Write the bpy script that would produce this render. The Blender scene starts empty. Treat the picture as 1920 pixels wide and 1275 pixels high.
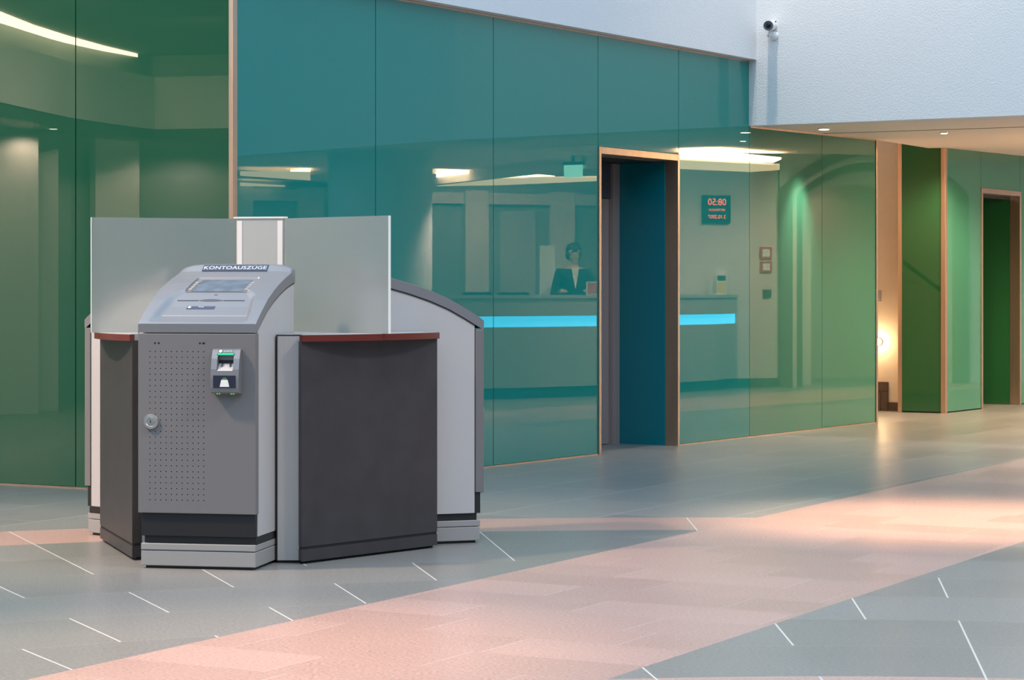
import bpy, bmesh, math, random
from mathutils import Vector, Matrix
from math import radians as R, sin, cos, pi, atan2, hypot
random.seed(4)
S = bpy.context.scene
COL = S.collection

# ------------------------------------------------------------------ camera
cd = bpy.data.cameras.new('camera'); cam = bpy.data.objects.new('camera', cd); COL.objects.link(cam)
cam.location = (0, 0, 1.2); cam.rotation_euler = (R(90), 0, 0)
cd.sensor_width = 36; cd.lens = 36 * 4360 / 1920; cd.shift_y = -95 / 1920; cd.clip_end = 200
S.camera = cam
# ------------------------------------------------------------------ sky, exposure
S.view_settings.view_transform = 'Standard'; S.view_settings.look = 'None'
S.view_settings.exposure = 1.1; S.view_settings.gamma = 1.0; S.view_settings.use_curve_mapping = False
W = bpy.data.worlds.new('sky'); S.world = W; W.use_nodes = True
bg = W.node_tree.nodes['Background']; bg.inputs[0].default_value = (.53, .755, 1.0, 1); bg.inputs[1].default_value = .92
# ------------------------------------------------------------------ main lights
def spot(name, loc, aim, energy, color, size=60, blend=1.0, rad=.15):
    d = bpy.data.lights.new(name, 'SPOT'); d.energy = energy; d.color = color; d.spot_size = R(size)
    d.spot_blend = blend; d.shadow_soft_size = rad
    o = bpy.data.objects.new(name, d); COL.objects.link(o); o.location = loc
    o.rotation_euler = (Vector(aim) - Vector(loc)).to_track_quat('-Z', 'Y').to_euler(); return o
def area(name, loc, aim, energy, color, sx, sy):
    d = bpy.data.lights.new(name, 'AREA'); d.energy = energy; d.color = color; d.shape = 'RECTANGLE'; d.size = sx; d.size_y = sy
    o = bpy.data.objects.new(name, d); COL.objects.link(o); o.location = loc
    o.rotation_euler = (Vector(aim) - Vector(loc)).to_track_quat('-Z', 'Y').to_euler(); return o
WARM = (1.0, .70, .46); WARM2 = (1.0, .80, .62)
spot('pool_fill_spot', (1.6, 11.6, 9.5), (2.3, 12.1, 0), 5200, WARM, 19, 1, .3)
spot('pool_fill_spot', (-3.4, 5.5, 9.5), (-1.1, 7.5, 0), 3400, WARM, 20, 1, .3)
spot('pool_fill_spot', (-6.2, 8.6, 7.0), (-2.2, 10.9, 0.5), 1900, WARM, 36, 1, .3)
spot('pool_fill_spot', (0.0, 5.0, 9.0), (1.4, 8.2, 0), 1000, WARM2, 40, 1, .5)  # added wide warm fill over the floor
spot('pool_fill_spot', (5.5, 6.0, 8.5), (-.4, 10.4, .6), 850, WARM2, 30, 1, .5)  # added warm fill for the printers' right sides, no fixture there
spot('wall_washer', (1.75, 17.6, 8.2), (2.9, 18.1, 2.6), 620, (1, .86, .70), 60, 1, .10)

# ------------------------------------------------------------------ node helpers
def lin(c):
    return tuple((x / 255 / 12.92) if x / 255 <= .04045 else ((x / 255 + .055) / 1.055) ** 2.4 for x in c)
class N:
    def __init__(s, nt, k): s.nt, s.k = nt, k
    def op(s, o, b=None, rev=False):
        n = s.nt.nodes.new('ShaderNodeMath'); n.operation = o
        args = [s] if b is None else ([b, s] if rev else [s, b])
        for i, a in enumerate(args):
            if isinstance(a, N): s.nt.links.new(a.k, n.inputs[i])
            else: n.inputs[i].default_value = a
        return N(s.nt, n.outputs[0])
    def __add__(s, b): return s.op('ADD', b)
    def __radd__(s, b): return s.op('ADD', b)
    def __sub__(s, b): return s.op('SUBTRACT', b)
    def __rsub__(s, b): return s.op('SUBTRACT', b, True)
    def __mul__(s, b): return s.op('MULTIPLY', b)
    def __rmul__(s, b): return s.op('MULTIPLY', b)
    def __truediv__(s, b): return s.op('DIVIDE', b)
    def lt(s, b): return s.op('LESS_THAN', b)
    def gt(s, b): return s.op('GREATER_THAN', b)
    def floor(s): return s.op('FLOOR')
    def frac(s): return s.op('FRACT')
    def abs(s): return s.op('ABSOLUTE')
    def eq(s, v): return (s - v).abs().lt(.5)
def mat(name, color, rough=.5, metal=0.0, spec=.5, emit=None, estr=0, ior=1.5, coat=0):
    m = bpy.data.materials.new(name); m.use_nodes = True
    b = m.node_tree.nodes['Principled BSDF']
    b.inputs['Base Color'].default_value = (*color[:3], 1); b.inputs['Roughness'].default_value = rough
    b.inputs['Metallic'].default_value = metal; b.inputs['Specular IOR Level'].default_value = spec; b.inputs['IOR'].default_value = ior
    if coat: b.inputs['Coat Weight'].default_value = coat; b.inputs['Coat Roughness'].default_value = .05
    if emit: b.inputs['Emission Color'].default_value = (*emit[:3], 1); b.inputs['Emission Strength'].default_value = estr
    return m
def noise_on(m, scale, amount, bump=0, dist=.002, stretch=None):
    """mottle the base colour and bump it with procedural noise"""
    nt = m.node_tree; b = nt.nodes['Principled BSDF']; col = tuple(b.inputs['Base Color'].default_value)
    tc = nt.nodes.new('ShaderNodeTexCoord'); nz = nt.nodes.new('ShaderNodeTexNoise')
    nz.inputs['Scale'].default_value = scale; nz.inputs['Detail'].default_value = 4
    src = tc.outputs['Object']
    if stretch:
        mp = nt.nodes.new('ShaderNodeMapping'); mp.inputs['Scale'].default_value = stretch
        nt.links.new(src, mp.inputs[0]); src = mp.outputs[0]
    nt.links.new(src, nz.inputs['Vector'])
    if amount:
        rp = nt.nodes.new('ShaderNodeMapRange'); rp.inputs[1].default_value = .3; rp.inputs[2].default_value = .7
        rp.inputs[3].default_value = 1 - amount; rp.inputs[4].default_value = 1 + amount
        nt.links.new(nz.outputs['Fac'], rp.inputs[0])
        vm = nt.nodes.new('ShaderNodeVectorMath'); vm.operation = 'SCALE'; vm.inputs[0].default_value = col[:3]
        nt.links.new(rp.outputs[0], vm.inputs['Scale']); nt.links.new(vm.outputs[0], b.inputs['Base Color'])
    if bump:
        bp = nt.nodes.new('ShaderNodeBump'); bp.inputs['Strength'].default_value = bump; bp.inputs['Distance'].default_value = dist
        nt.links.new(nz.outputs['Fac'], bp.inputs['Height']); nt.links.new(bp.outputs[0], b.inputs['Normal'])
    return m

M = {}
M['stucco'] = noise_on(mat('white_stucco', (.78, .78, .78), .9, spec=.2), 85, .015, .35, .008)
M['ceiling'] = noise_on(mat('ceiling_plaster', (.83, .73, .66), .9, spec=.1), 30, .01)
M['tan'] = noise_on(mat('cream_plaster', (.72, .60, .46), .9, spec=.1), 20, .015)
M['teal'] = noise_on(mat('daylit_teal_back_painted_glass', (.005, .232, .195), .0, spec=.5, ior=1.62), 1.0, .02)  # blue cast of the atrium daylight put into the glass colour
M['green'] = noise_on(mat('lamplit_green_back_painted_glass', (.046, .200, .130), .0, spec=.5, ior=1.62), 1.0, .02)  # same glass, the passage's warm lamplight put into its colour
M['green_shaded'] = noise_on(mat('shaded_green_back_painted_glass', (.026, .135, .062), .0, spec=.5, ior=1.62), 1.0, .02)  # darker copy of the green, the left wall's weaker light put into the colour
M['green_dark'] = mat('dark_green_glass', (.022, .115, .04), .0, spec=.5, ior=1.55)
M['teal_dark'] = mat('petrol_glass', (.0, .17, .20), .15, spec=.5, ior=1.5)
M['bronze'] = noise_on(mat('brushed_bronze', (.62, .44, .32), .32, metal=.9), 14, .08, stretch=(1, 1, .1))
M['steel'] = noise_on(mat('brushed_steel', (.42, .32, .29), .38, metal=.3), 60, .05, stretch=(1, 1, .02))
M['black'] = mat('black_plastic', (.012, .012, .013), .45)
M['shadow_gap'] = mat('black_joint', (.006, .006, .007), .7)
M['silver'] = noise_on(mat('silver_grey_paint', (.190, .182, .182), .42, spec=.45), 400, .03)
M['hood'] = noise_on(mat('silver_hood_paint', (.25, .25, .262), .34, metal=.45, spec=.5), 400, .02)
M['side'] = noise_on(mat('light_grey_paint', (.46, .45, .45), .45, spec=.4), 300, .02)
M['plinth'] = noise_on(mat('pale_grey_paint', (.30, .295, .29), .5, spec=.3), 300, .02)
M['alu'] = noise_on(mat('brushed_aluminium_laminate', (.44, .42, .41), .4, metal=.15), 250, .04, stretch=(1, 1, .05))
M['charcoal'] = noise_on(mat('charcoal_laminate', (.040, .037, .040), .42, spec=.4), 9, .12)
M['mahogany'] = noise_on(mat('mahogany_edge', (.125, .020, .013), .35, spec=.4, coat=.1), 30, .15, stretch=(.3, .3, 6))
M['worktop'] = mat('grey_laminate_top', (.40, .40, .41), .3)
M['white'] = mat('white_enamel', (.78, .78, .78), .35)
M['paper'] = mat('white_paper', (.8, .8, .78), .8)
M['navy'] = mat('slate_blue_label', (.045, .056, .092), .4)
M['ink'] = mat('pale_lettering', (.60, .67, .80), .5)
M['navy_dark'] = mat('dark_slate_panel', (.022, .025, .045), .3)
M['key'] = mat('cream_key', (.27, .26, .24), .5)
M['dark_grey'] = mat('dark_grey_plastic', (.07, .075, .085), .4)
M['lens'] = mat('black_lens', (.004, .003, .008), .05)
M['chrome'] = mat('satin_nickel', (.62, .60, .57), .28, metal=.9)
M['brown_tile'] = noise_on(mat('brown_stone_tile', (.085, .052, .036), .45), 8, .25)
M['kick'] = mat('dark_stone_skirting', (.05, .06, .06), .5)
M['desk'] = noise_on(mat('grey_desk_laminate', (.42, .40, .38), .5), 6, .04)
M['room'] = noise_on(mat('reception_plaster', (.66, .60, .54), .9, spec=.1), 10, .02)
M['room_dark'] = noise_on(mat('dark_wall_panel', (.26, .27, .26), .6), 4, .05)
M['void'] = mat('dark_ceiling', (.22, .21, .20), .9, spec=.1)
M['mosaic'] = noise_on(mat('pale_mosaic', (.62, .60, .56), .6), 40, .05)
M['stone'] = noise_on(mat('sandstone', (.74, .62, .50), .85), 10, .08)
M['stone_dark'] = noise_on(mat('dark_sandstone', (.14, .10, .07), .85), 10, .08)
M['cove'] = mat('warm_cove_light', (1, .9, .7), .5, emit=(1.0, .80, .50), estr=11)
M['strip'] = mat('cyan_light_strip', (.2, .6, .8), .4, emit=(.06, .62, .95), estr=3.0)
M['lamp'] = mat('warm_lamp_glass', (1, .9, .7), .4, emit=(1.0, .72, .36), estr=26)
M['spot_glass'] = mat('downlight_glass', (1, .95, .9), .4, emit=(1.0, .86, .66), estr=7)
M['green_led'] = mat('green_light_bar', (.0, .3, .12), .3, emit=(.005, .5, .16), estr=.6)
M['led_spot'] = mat('green_led', (.2, .7, .1), .3, emit=(.2, .6, .1), estr=.25)
M['digit'] = mat('red_led_digits', (.7, .05, .04), .4, emit=(1.0, .10, .06), estr=4)
M['exit'] = mat('exit_sign_face', (.5, .9, .7), .4, emit=(.35, .95, .7), estr=1.6)
M['red'] = mat('red_card', (.55, .03, .04), .5)
M['skin'] = mat('skin', (.55, .34, .25), .5)
M['hair'] = mat('dark_hair', (.012, .009, .008), .5)
M['suit'] = noise_on(mat('dark_suit_cloth', (.014, .015, .02), .8), 120, .1)
M['shirt'] = mat('white_shirt', (.75, .74, .72), .7)
M['glass_ps'] = mat('clear_glass', (.85, .95, .92), .02)
# screen with a soft cloudy picture
m = M['screen'] = mat('grey_blue_screen', (.05, .06, .08), .18, emit=(1, 1, 1), estr=.0)
nt = m.node_tree; tc = nt.nodes.new('ShaderNodeTexCoord'); nz = nt.nodes.new('ShaderNodeTexNoise'); nz.inputs['Scale'].default_value = 17
cr = nt.nodes.new('ShaderNodeValToRGB'); cr.color_ramp.elements[0].color = (.055, .080, .115, 1); cr.color_ramp.elements[1].color = (.19, .26, .34, 1)
cr.color_ramp.elements[0].position = .36; cr.color_ramp.elements[1].position = .66
nt.links.new(tc.outputs['Object'], nz.inputs['Vector']); nt.links.new(nz.outputs['Fac'], cr.inputs[0])
nt.links.new(cr.outputs[0], nt.nodes['Principled BSDF'].inputs['Emission Color']); nt.nodes['Principled BSDF'].inputs['Emission Strength'].default_value = .28
# perforated door : regular field of small dark holes, procedural
m = M['door'] = mat('perforated_silver_door', (.190, .182, .182), .42, spec=.45)
nt = m.node_tree; tc = nt.nodes.new('ShaderNodeTexCoord'); sp = nt.nodes.new('ShaderNodeSeparateXYZ'); nt.links.new(tc.outputs['Object'], sp.inputs[0])
X, Z = N(nt, sp.outputs[0]), N(nt, sp.outputs[2])
ux = (X + .2095) / .0241; uz = (Z - .2965) / .0245
fx = ((ux + .5).frac() - .5) * .0241; fz = ((uz + .5).frac() - .5) * .0245
hole = (fx * fx + fz * fz).lt(.0026 ** 2) * ux.gt(-.5) * ux.lt(10.5) * uz.gt(-.5) * uz.lt(26.5)
d1 = lambda x0, z0, rx, rz: ((X - x0).abs().lt(rx)) * ((Z - z0).abs().lt(rz))
hole = hole + d1(-.187, .969, .004, .004) + d1(-.170, .969, .004, .004) + d1(.0145, .969, .004, .004) + d1(.031, .969, .0065, .004)
mx = nt.nodes.new('ShaderNodeMix'); mx.data_type = 'RGBA'
mx.inputs[6].default_value = (.165, .160, .162, 1); mx.inputs[7].default_value = (.012, .012, .012, 1)
nt.links.new(hole.k, mx.inputs[0]); nt.links.new(mx.outputs[2], nt.nodes['Principled BSDF'].inputs['Base Color'])
# frosted acrylic of the dividers : part diffuse, part blurred see-through
def frost(name, diff, k):
    m = bpy.data.materials.new(name); m.use_nodes = True; nt = m.node_tree; b = nt.nodes['Principled BSDF']
    b.inputs['Base Color'].default_value = (*diff, 1); b.inputs['Roughness'].default_value = .42; b.inputs['Transmission Weight'].default_value = k
    b.inputs['IOR'].default_value = 1.2
    t = nt.nodes.new('ShaderNodeBsdfTranslucent'); t.inputs[0].default_value = (*diff, 1)
    mx = nt.nodes.new('ShaderNodeMixShader'); mx.inputs[0].default_value = .14
    nt.links.new(b.outputs[0], mx.inputs[1]); nt.links.new(t.outputs[0], mx.inputs[2])
    nt.links.new(mx.outputs[0], nt.nodes['Material Output'].inputs[0]); return m
M['frost'] = frost('frosted_glass', (.64, .665, .64), .78)
M['frost_edge'] = mat('polished_glass_edge', (.75, .78, .74), .2, emit=(1, .9, .78), estr=.02)
M['frost_column'] = mat('opal_light_column', (.36, .37, .36), .4, emit=(1, .9, .8), estr=.03)

# ---- stone floor: circular courses round the rotunda centre, two pink bands, a square grid beyond
m = M['floor'] = mat('granite_floor', (.3, .3, .3), .3, spec=.5)
nt = m.node_tree; bsdf = nt.nodes['Principled BSDF']
tc = nt.nodes.new('ShaderNodeTexCoord'); sp = nt.nodes.new('ShaderNodeSeparateXYZ'); nt.links.new(tc.outputs['Object'], sp.inputs[0])
X, Y = N(nt, sp.outputs[0]), N(nt, sp.outputs[1])
dx, dy = X - .98, Y - 3.3
r = (dx * dx + dy * dy).op('SQRT'); th = dx.op('ARCTAN2', dy) * (180 / pi)
kk = (r - 3.91) / .6275; k = kk.floor()
phase = (k.eq(2) + k.eq(4)) * 3.8 - .4
a = (th - phase) / 7.5
seam_r = (.5 - (a.frac() - .5).abs()) * r * (7.5 * pi / 180)
seam_k = (.5 - (kk.frac() - .5).abs()) * .6275
inring = r.lt(8.93)
gu = X * .5 + Y * .866; gv = Y * .5 - X * .866
gvv = (gv - .337) / .6; row = gvv.floor()
guu = (gu + row * .37) / 1.0
seam_g1 = (.5 - (gvv.frac() - .5).abs()) * .6
seam_g2 = (.5 - (guu.frac() - .5).abs()) * 1.0
bv = Y * .4802 - X * .8771; bu = X * .4802 + Y * .8771
inband = bv.gt(3.18) * bv.lt(4.74)
jj = bu / .335; j = jj.floor()
hsh = ((j * 12.9898).op('SINE') * 43758.5).frac()
bb = (bv - 3.19 + hsh * .75) / .75
seam_b1 = (.5 - (bb.frac() - .5).abs()) * .75
seam_b2 = (.5 - (jj.frac() - .5).abs()) * .335
edge_b = (bv - 3.18).abs().lt(.0022)
def sel(c, x, y): return c * x + (1 - c) * y
odd = ((a + .5).floor() * .5).frac() * 2
joint_ring = (seam_r.lt(.0034) * (1 - k.eq(0) * (1 - odd))).op('MAXIMUM', seam_k.lt(.0016) * .3)
joint_grid = (seam_g1.lt(.003) * .55).op('MAXIMUM', seam_g2.lt(.003) * .5)
joint_band = (seam_b1.lt(.0024) * .4).op('MAXIMUM', seam_b2.lt(.0018) * .15)
joint = sel(inband, joint_band, sel(inring, joint_ring, joint_grid))
idx = sel(inband, j * 3.1 + bb.floor() * 7.7, sel(inring, k * 5.3 + a.floor() * 1.7, row * 3.7 + guu.floor() * 9.1))
tone = ((idx * 78.233).op('SINE') * 4375.5).frac() - .5
pink = (inband + (r.gt(8.30) * inring) + r.lt(3.91)).op('MINIMUM', 1.0)
cmb = nt.nodes.new('ShaderNodeMix'); cmb.data_type = 'RGBA'
cmb.inputs[6].default_value = (.207, .202, .190, 1); cmb.inputs[7].default_value = (.42, .272, .232, 1)
nt.links.new(pink.k, cmb.inputs[0])
nz = nt.nodes.new('ShaderNodeTexNoise'); nz.inputs['Scale'].default_value = 80; nz.inputs['Detail'].default_value = 3; nt.links.new(tc.outputs['Object'], nz.inputs['Vector'])
nz2 = nt.nodes.new('ShaderNodeTexNoise'); nz2.inputs['Scale'].default_value = 1.4; nt.links.new(tc.outputs['Object'], nz2.inputs['Vector'])
f = 1 + (N(nt, nz.outputs['Fac']) - .5) * 1.1 + tone * .10 + (N(nt, nz2.outputs['Fac']) - .5) * .18
sc = nt.nodes.new('ShaderNodeVectorMath'); sc.operation = 'SCALE'; nt.links.new(cmb.outputs[2], sc.inputs[0]); nt.links.new(f.k, sc.inputs['Scale'])
jm = nt.nodes.new('ShaderNodeMix'); jm.data_type = 'RGBA'; jm.inputs[7].default_value = (.62, .57, .52, 1)
nt.links.new(joint.k, jm.inputs[0]); nt.links.new(sc.outputs[0], jm.inputs[6]); nt.links.new(jm.outputs[2], bsdf.inputs['Base Color'])
rr = .34 + tone * .06
nt.links.new(rr.k, bsdf.inputs['Roughness'])

# ------------------------------------------------------------------ mesh helpers
class MB:
    def __init__(s): s.v = []; s.f = []; s.mi = []
    def add(s, vs, fs, mi=0):
        b = len(s.v); s.v += [tuple(v) for v in vs]; s.f += [tuple(b + i for i in f) for f in fs]; s.mi += [mi] * len(fs); return s
    def box(s, x0, x1, y0, y1, z0, z1, mi=0):
        return s.prism([(x0, y0), (x1, y0), (x1, y1), (x0, y1)], z0, z1, mi)
    def prism(s, poly, z0, z1, mi=0):
        n = len(poly); ar = sum(poly[i][0] * poly[(i + 1) % n][1] - poly[(i + 1) % n][0] * poly[i][1] for i in range(n))
        if ar < 0: poly = poly[::-1]
        z0f = z0 if callable(z0) else (lambda x, y: z0); z1f = z1 if callable(z1) else (lambda x, y: z1)
        vs = [(x, y, z0f(x, y)) for x, y in poly] + [(x, y, z1f(x, y)) for x, y in poly]
        fs = [tuple(range(n - 1, -1, -1)), tuple(range(n, 2 * n))] + [(i, (i + 1) % n, n + (i + 1) % n, n + i) for i in range(n)]
        return s.add(vs, fs, mi)
    def extr(s, prof, x0, x1, mi=0):
        """profile in (y,z) extruded along x"""
        n = len(prof); ar = sum(prof[i][0] * prof[(i + 1) % n][1] - prof[(i + 1) % n][0] * prof[i][1] for i in range(n))
        if ar < 0: prof = prof[::-1]
        vs = [(x0, y, z) for y, z in prof] + [(x1, y, z) for y, z in prof]
        fs = [tuple(range(n - 1, -1, -1)), tuple(range(n, 2 * n))] + [(i, (i + 1) % n, n + (i + 1) % n, n + i) for i in range(n)]
        return s.add(vs, fs, mi)
    def lathe(s, prof, n=32, M4=None, mi=0):
        """(radius, height) about local z then transformed"""
        vs = []; m = len(prof)
        for rr_, h in prof:
            for i in range(n):
                t = 2 * pi * i / n; p = Vector((rr_ * cos(t), rr_ * sin(t), h)); vs.append(M4 @ p if M4 else p)
        fs = [(q * n + i, q * n + (i + 1) % n, (q + 1) * n + (i + 1) % n, (q + 1) * n + i) for q in range(m - 1) for i in range(n)]
        fs += [tuple(range(n - 1, -1, -1)), tuple((m - 1) * n + i for i in range(n))]
        return s.add(vs, fs, mi)
    def tube(s, pts, rad, n=10, mi=0):
        pts = [Vector(p) for p in pts]; vs = []; up = Vector((0, 0, 1))
        for i, p in enumerate(pts):
            d = (pts[min(i + 1, len(pts) - 1)] - pts[max(i - 1, 0)]).normalized()
            u = d.cross(up if abs(d.z) < .95 else Vector((1, 0, 0))).normalized(); w = d.cross(u)
            rr_ = rad[i] if isinstance(rad, (list, tuple)) else rad
            vs += [p + (u * cos(2 * pi * q / n) + w * sin(2 * pi * q / n)) * rr_ for q in range(n)]
        fs = [(i * n + q, (i + 1) * n + q, (i + 1) * n + (q + 1) % n, i * n + (q + 1) % n) for i in range(len(pts) - 1) for q in range(n)]
        fs += [tuple(range(n)), tuple(range(len(pts) * n - 1, (len(pts) - 1) * n - 1, -1))]
        return s.add(vs, fs, mi)
    def ball(s, c, rx, ry, rz, n=20, m=12, mi=0):
        c = Vector(c); vs = [c + Vector((0, 0, -rz))]
        for i in range(1, m):
            p = -pi / 2 + pi * i / m
            vs += [c + Vector((rx * cos(p) * cos(2 * pi * q / n), ry * cos(p) * sin(2 * pi * q / n), rz * sin(p))) for q in range(n)]
        vs.append(c + Vector((0, 0, rz))); L = len(vs) - 1
        fs = [(0, 1 + (q + 1) % n, 1 + q) for q in range(n)]
        fs += [(1 + i * n + q, 1 + i * n + (q + 1) % n, 1 + (i + 1) * n + (q + 1) % n, 1 + (i + 1) * n + q) for i in range(m - 2) for q in range(n)]
        fs += [(L, 1 + (m - 2) * n + q, 1 + (m - 2) * n + (q + 1) % n) for q in range(n)]
        return s.add(vs, fs, mi)
    def build(s, name, mats, parent=None, smooth=False, bevel=0, fix=False):
        me = bpy.data.meshes.new(name); me.from_pydata(s.v, [], s.f)
        for m_ in (mats if isinstance(mats, (list, tuple)) else [mats]): me.materials.append(m_)
        for p, i in zip(me.polygons, s.mi): p.material_index = i
        bm = bmesh.new(); bm.from_mesh(me); bmesh.ops.recalc_face_normals(bm, faces=bm.faces)
        if bevel:
            es = [e for e in bm.edges if len(e.link_faces) == 2 and e.calc_face_angle(0) > R(35)]
            bmesh.ops.bevel(bm, geom=es, offset=bevel, segments=2, affect='EDGES', profile=.5, clamp_overlap=True)
        if smooth:
            for fc in bm.faces: fc.smooth = True
            for e in bm.edges:
                if len(e.link_faces) == 2 and e.calc_face_angle(0) > R(38): e.smooth = False
        bm.to_mesh(me); bm.free()
        o = bpy.data.objects.new(name, me); COL.objects.link(o)
        if parent is not None: o.parent = parent
        return o
def tag(o, label=None, cat=None, group=None, kind=None):
    for k_, v_ in (('label', label), ('category', cat), ('group', group), ('kind', kind)):
        if v_: o[k_] = v_
    return o
def thing(name, loc=(0, 0, 0), rz=0, label=None, cat=None, group=None, kind=None):
    o = bpy.data.objects.new(name, None); COL.objects.link(o); o.location = loc; o.rotation_euler = (0, 0, rz); o.empty_display_size = .1
    return tag(o, label, cat, group, kind)
def struct(name, mb, m_, parent=None, **kw):
    o = mb.build(name, m_, parent, **kw)
    if parent is None: o['kind'] = 'structure'
    return o
def copy_tree(o, parent=None):
    c = o.copy(); COL.objects.link(c)
    if parent is not None:
        c.parent = parent
    for ch in list(o.children): copy_tree(ch, c)
    return c
def text_bm(s, size, ex=.0006, align='CENTER', font_shear=0, space=1.0):
    cu = bpy.data.curves.new('t', 'FONT'); cu.body = s; cu.size = size; cu.extrude = ex; cu.align_x = align; cu.align_y = 'CENTER'
    cu.shear = font_shear; cu.space_character = space; cu.resolution_u = 3
    o = bpy.data.objects.new('t', cu); COL.objects.link(o); dg = bpy.context.evaluated_depsgraph_get(); dg.update()
    me = bpy.data.meshes.new_from_object(o.evaluated_get(dg)); bpy.data.objects.remove(o); bpy.data.curves.remove(cu)
    vs = [Vector(v.co) for v in me.vertices]; fs = [tuple(p.vertices) for p in me.polygons]; bpy.data.meshes.remove(me)
    return vs, fs
def text_obj(s, size, origin, right, up, m_, parent, name='lettering', ex=.0006, sx=1.0, **kw):
    """text as a solid mesh standing on a plane given by its right and up vectors"""
    vs, fs = text_bm(s, size, ex, **kw); o_, r_, u_ = Vector(origin), Vector(right).normalized(), Vector(up).normalized(); n_ = r_.cross(u_)
    return MB().add([o_ + r_ * (v.x * sx) + u_ * v.y + n_ * v.z for v in vs], fs).build(name, m_, parent)
def unit(a_): return Vector((cos(a_), sin(a_)))

# ------------------------------------------------------------------ where the walls stand
K = Vector((-1.613, 13.44))                       # corner of the two glass walls
uB = Vector((.548, .836)).normalized(); nB = Vector((uB.y, -uB.x))      # teal wall and its normal towards the hall
uA = Vector((-.875, .485)).normalized(); nA = Vector((-.485, -.875)).normalized()
def Bp(t, d=0): p = K + uB * t + nB * d; return (p.x, p.y)
def Ap(t, d=0): p = K + uA * t + nA * d; return (p.x, p.y)
def wall_box(P, t0, t1, d0, d1): return [P(t0, d0), P(t1, d0), P(t1, d1), P(t0, d1)]
CZ = lambda x, y: 2.524 + .0125 * (y - 18.9)      # passage ceiling, rising a touch to the back
GT = 3.05                                         # top of the tall glass walls

# floor
fl = MB().add([(-40, -30, 0), (45, -30, 0), (45, 60, 0), (-40, 60, 0)], [(0, 1, 2, 3)]); struct('floor', fl, M['floor'])

struct('wall_front', MB().box(-16, 14, -9.3, -9, 0, 8), noise_on(mat('hall_wall', (.34, .32, .30), .9), 5, .03))
struct('wall_east', MB().box(12.9, 13.2, -9, 14.1, 0, 8), bpy.data.materials['hall_wall'])
struct('wall_west', MB().box(-15.3, -15, -9, 2, 0, 8), bpy.data.materials['hall_wall'])
# left green wall (A): two panels and a backing
wl = thing('wall_left', (0, 0, 0)); wl['kind'] = 'structure'
tsA = [.02, 1.16, 3.4, 5.6]
MB().prism(wall_box(Ap, -.0, 5.6, -.16, -.014), 0, GT).build('backing', M['shadow_gap'], wl)
for i in range(3):
    MB().prism(wall_box(Ap, tsA[i] + .004, tsA[i + 1] - .004, -.012, 0), .012, GT).build('glass_panel', M['green_shaded'], wl)
MB().prism(wall_box(Ap, .0, 5.6, -.012, .004), 0, .010).build('floor_trim', M['bronze'], wl)
MB().prism(wall_box(Ap, -.0, 5.6, -.3, .03), GT, 8).build('plaster_wall', M['stucco'], wl)
# corner trim
tr = MB()
tr.prism([Ap(-.012, .012), Ap(.022, .012), Ap(.022, -.02), Ap(-.012, -.02)], 0, GT)
tr.prism([Bp(-.012, .012), Bp(.026, .012), Bp(.026, -.02), Bp(-.012, -.02)], 0, GT)
struct('trim_1', tr, M['bronze'], bevel=.002)

# teal glass wall (B)
wb = thing('wall_back', (0, 0, 0)); wb['kind'] = 'structure'
seams = [.03, 1.380, 2.713, 4.079, 5.274, 6.451, 7.797, 8.895]
DT = 2.235                                         # door opening outer top
MB().prism(wall_box(Bp, 0, 4.085, -.16, -.014), 0, GT).build('backing', M['shadow_gap'], wb)
MB().prism(wall_box(Bp, 4.085, 5.268, -.16, -.014), DT, GT).build('backing', M['shadow_gap'], wb)
MB().prism(wall_box(Bp, 5.268, 6.446, -.16, -.014), 0, GT).build('backing', M['shadow_gap'], wb)
MB().prism(wall_box(Bp, 6.446, 8.90, -.16, -.014), 0, CZ).build('backing', M['shadow_gap'], wb)
for i in range(7):
    a0, a1 = seams[i] + .0035, seams[i + 1] - .0035
    z0 = DT + .004 if i == 3 else .012
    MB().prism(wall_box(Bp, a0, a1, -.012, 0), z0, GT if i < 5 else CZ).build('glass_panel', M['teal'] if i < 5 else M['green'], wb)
MB().prism(wall_box(Bp, 0, 4.08, -.012, .004), 0, .010).build('floor_trim', M['bronze'], wb)
MB().prism(wall_box(Bp, 5.27, 8.9, -.012, .004), 0, .010).build('floor_trim', M['bronze'], wb)
MB().prism(wall_box(Bp, -.1, 6.44, -.3, .075), GT + .004, 8).build('plaster_wall', M['stucco'], wb)
MB().prism(wall_box(Bp, 0, 6.44, -.012, .004), GT - .012, GT + .003).build('head_trim', M['bronze'], wb)
MB().prism(wall_box(Bp, 6.46, 8.9, -.012, .006), lambda x, y: CZ(x, y) - .014, CZ).build('head_trim', M['bronze'], wb)
struct('trim_2', MB().prism(wall_box(Bp, 8.897, 8.93, -.16, .01), 0, CZ), M['bronze'], bevel=.002)

# lift doorway in the teal wall
d1_ = thing('door_1', (0, 0, 0)); d1_['kind'] = 'structure'
def bronze_frame(P, t0, t1, ztop, par, depth=.10, fw=.030, pr=.012):
    MB().prism(wall_box(P, t0, t0 + fw, -depth, pr), 0, ztop).build('door_frame', M['bronze'], par, bevel=.002)
    MB().prism(wall_box(P, t1 - fw, t1, -depth, pr), 0, ztop).build('door_frame', M['bronze'], par, bevel=.002)
    MB().prism(wall_box(P, t0 + fw, t1 - fw, -depth, pr), ztop - .05, ztop).build('door_frame', M['bronze'], par, bevel=.002)
bronze_frame(Bp, 4.079, 5.274, DT, d1_)
MB().prism(wall_box(Bp, 5.235, 5.25, -.60, -.10), 0, DT).build('side_panel', M['teal_dark'], d1_)
MB().prism(wall_box(Bp, 4.08, 4.095, -.60, -.10), 0, DT).build('side_panel', M['teal_dark'], d1_)
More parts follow.
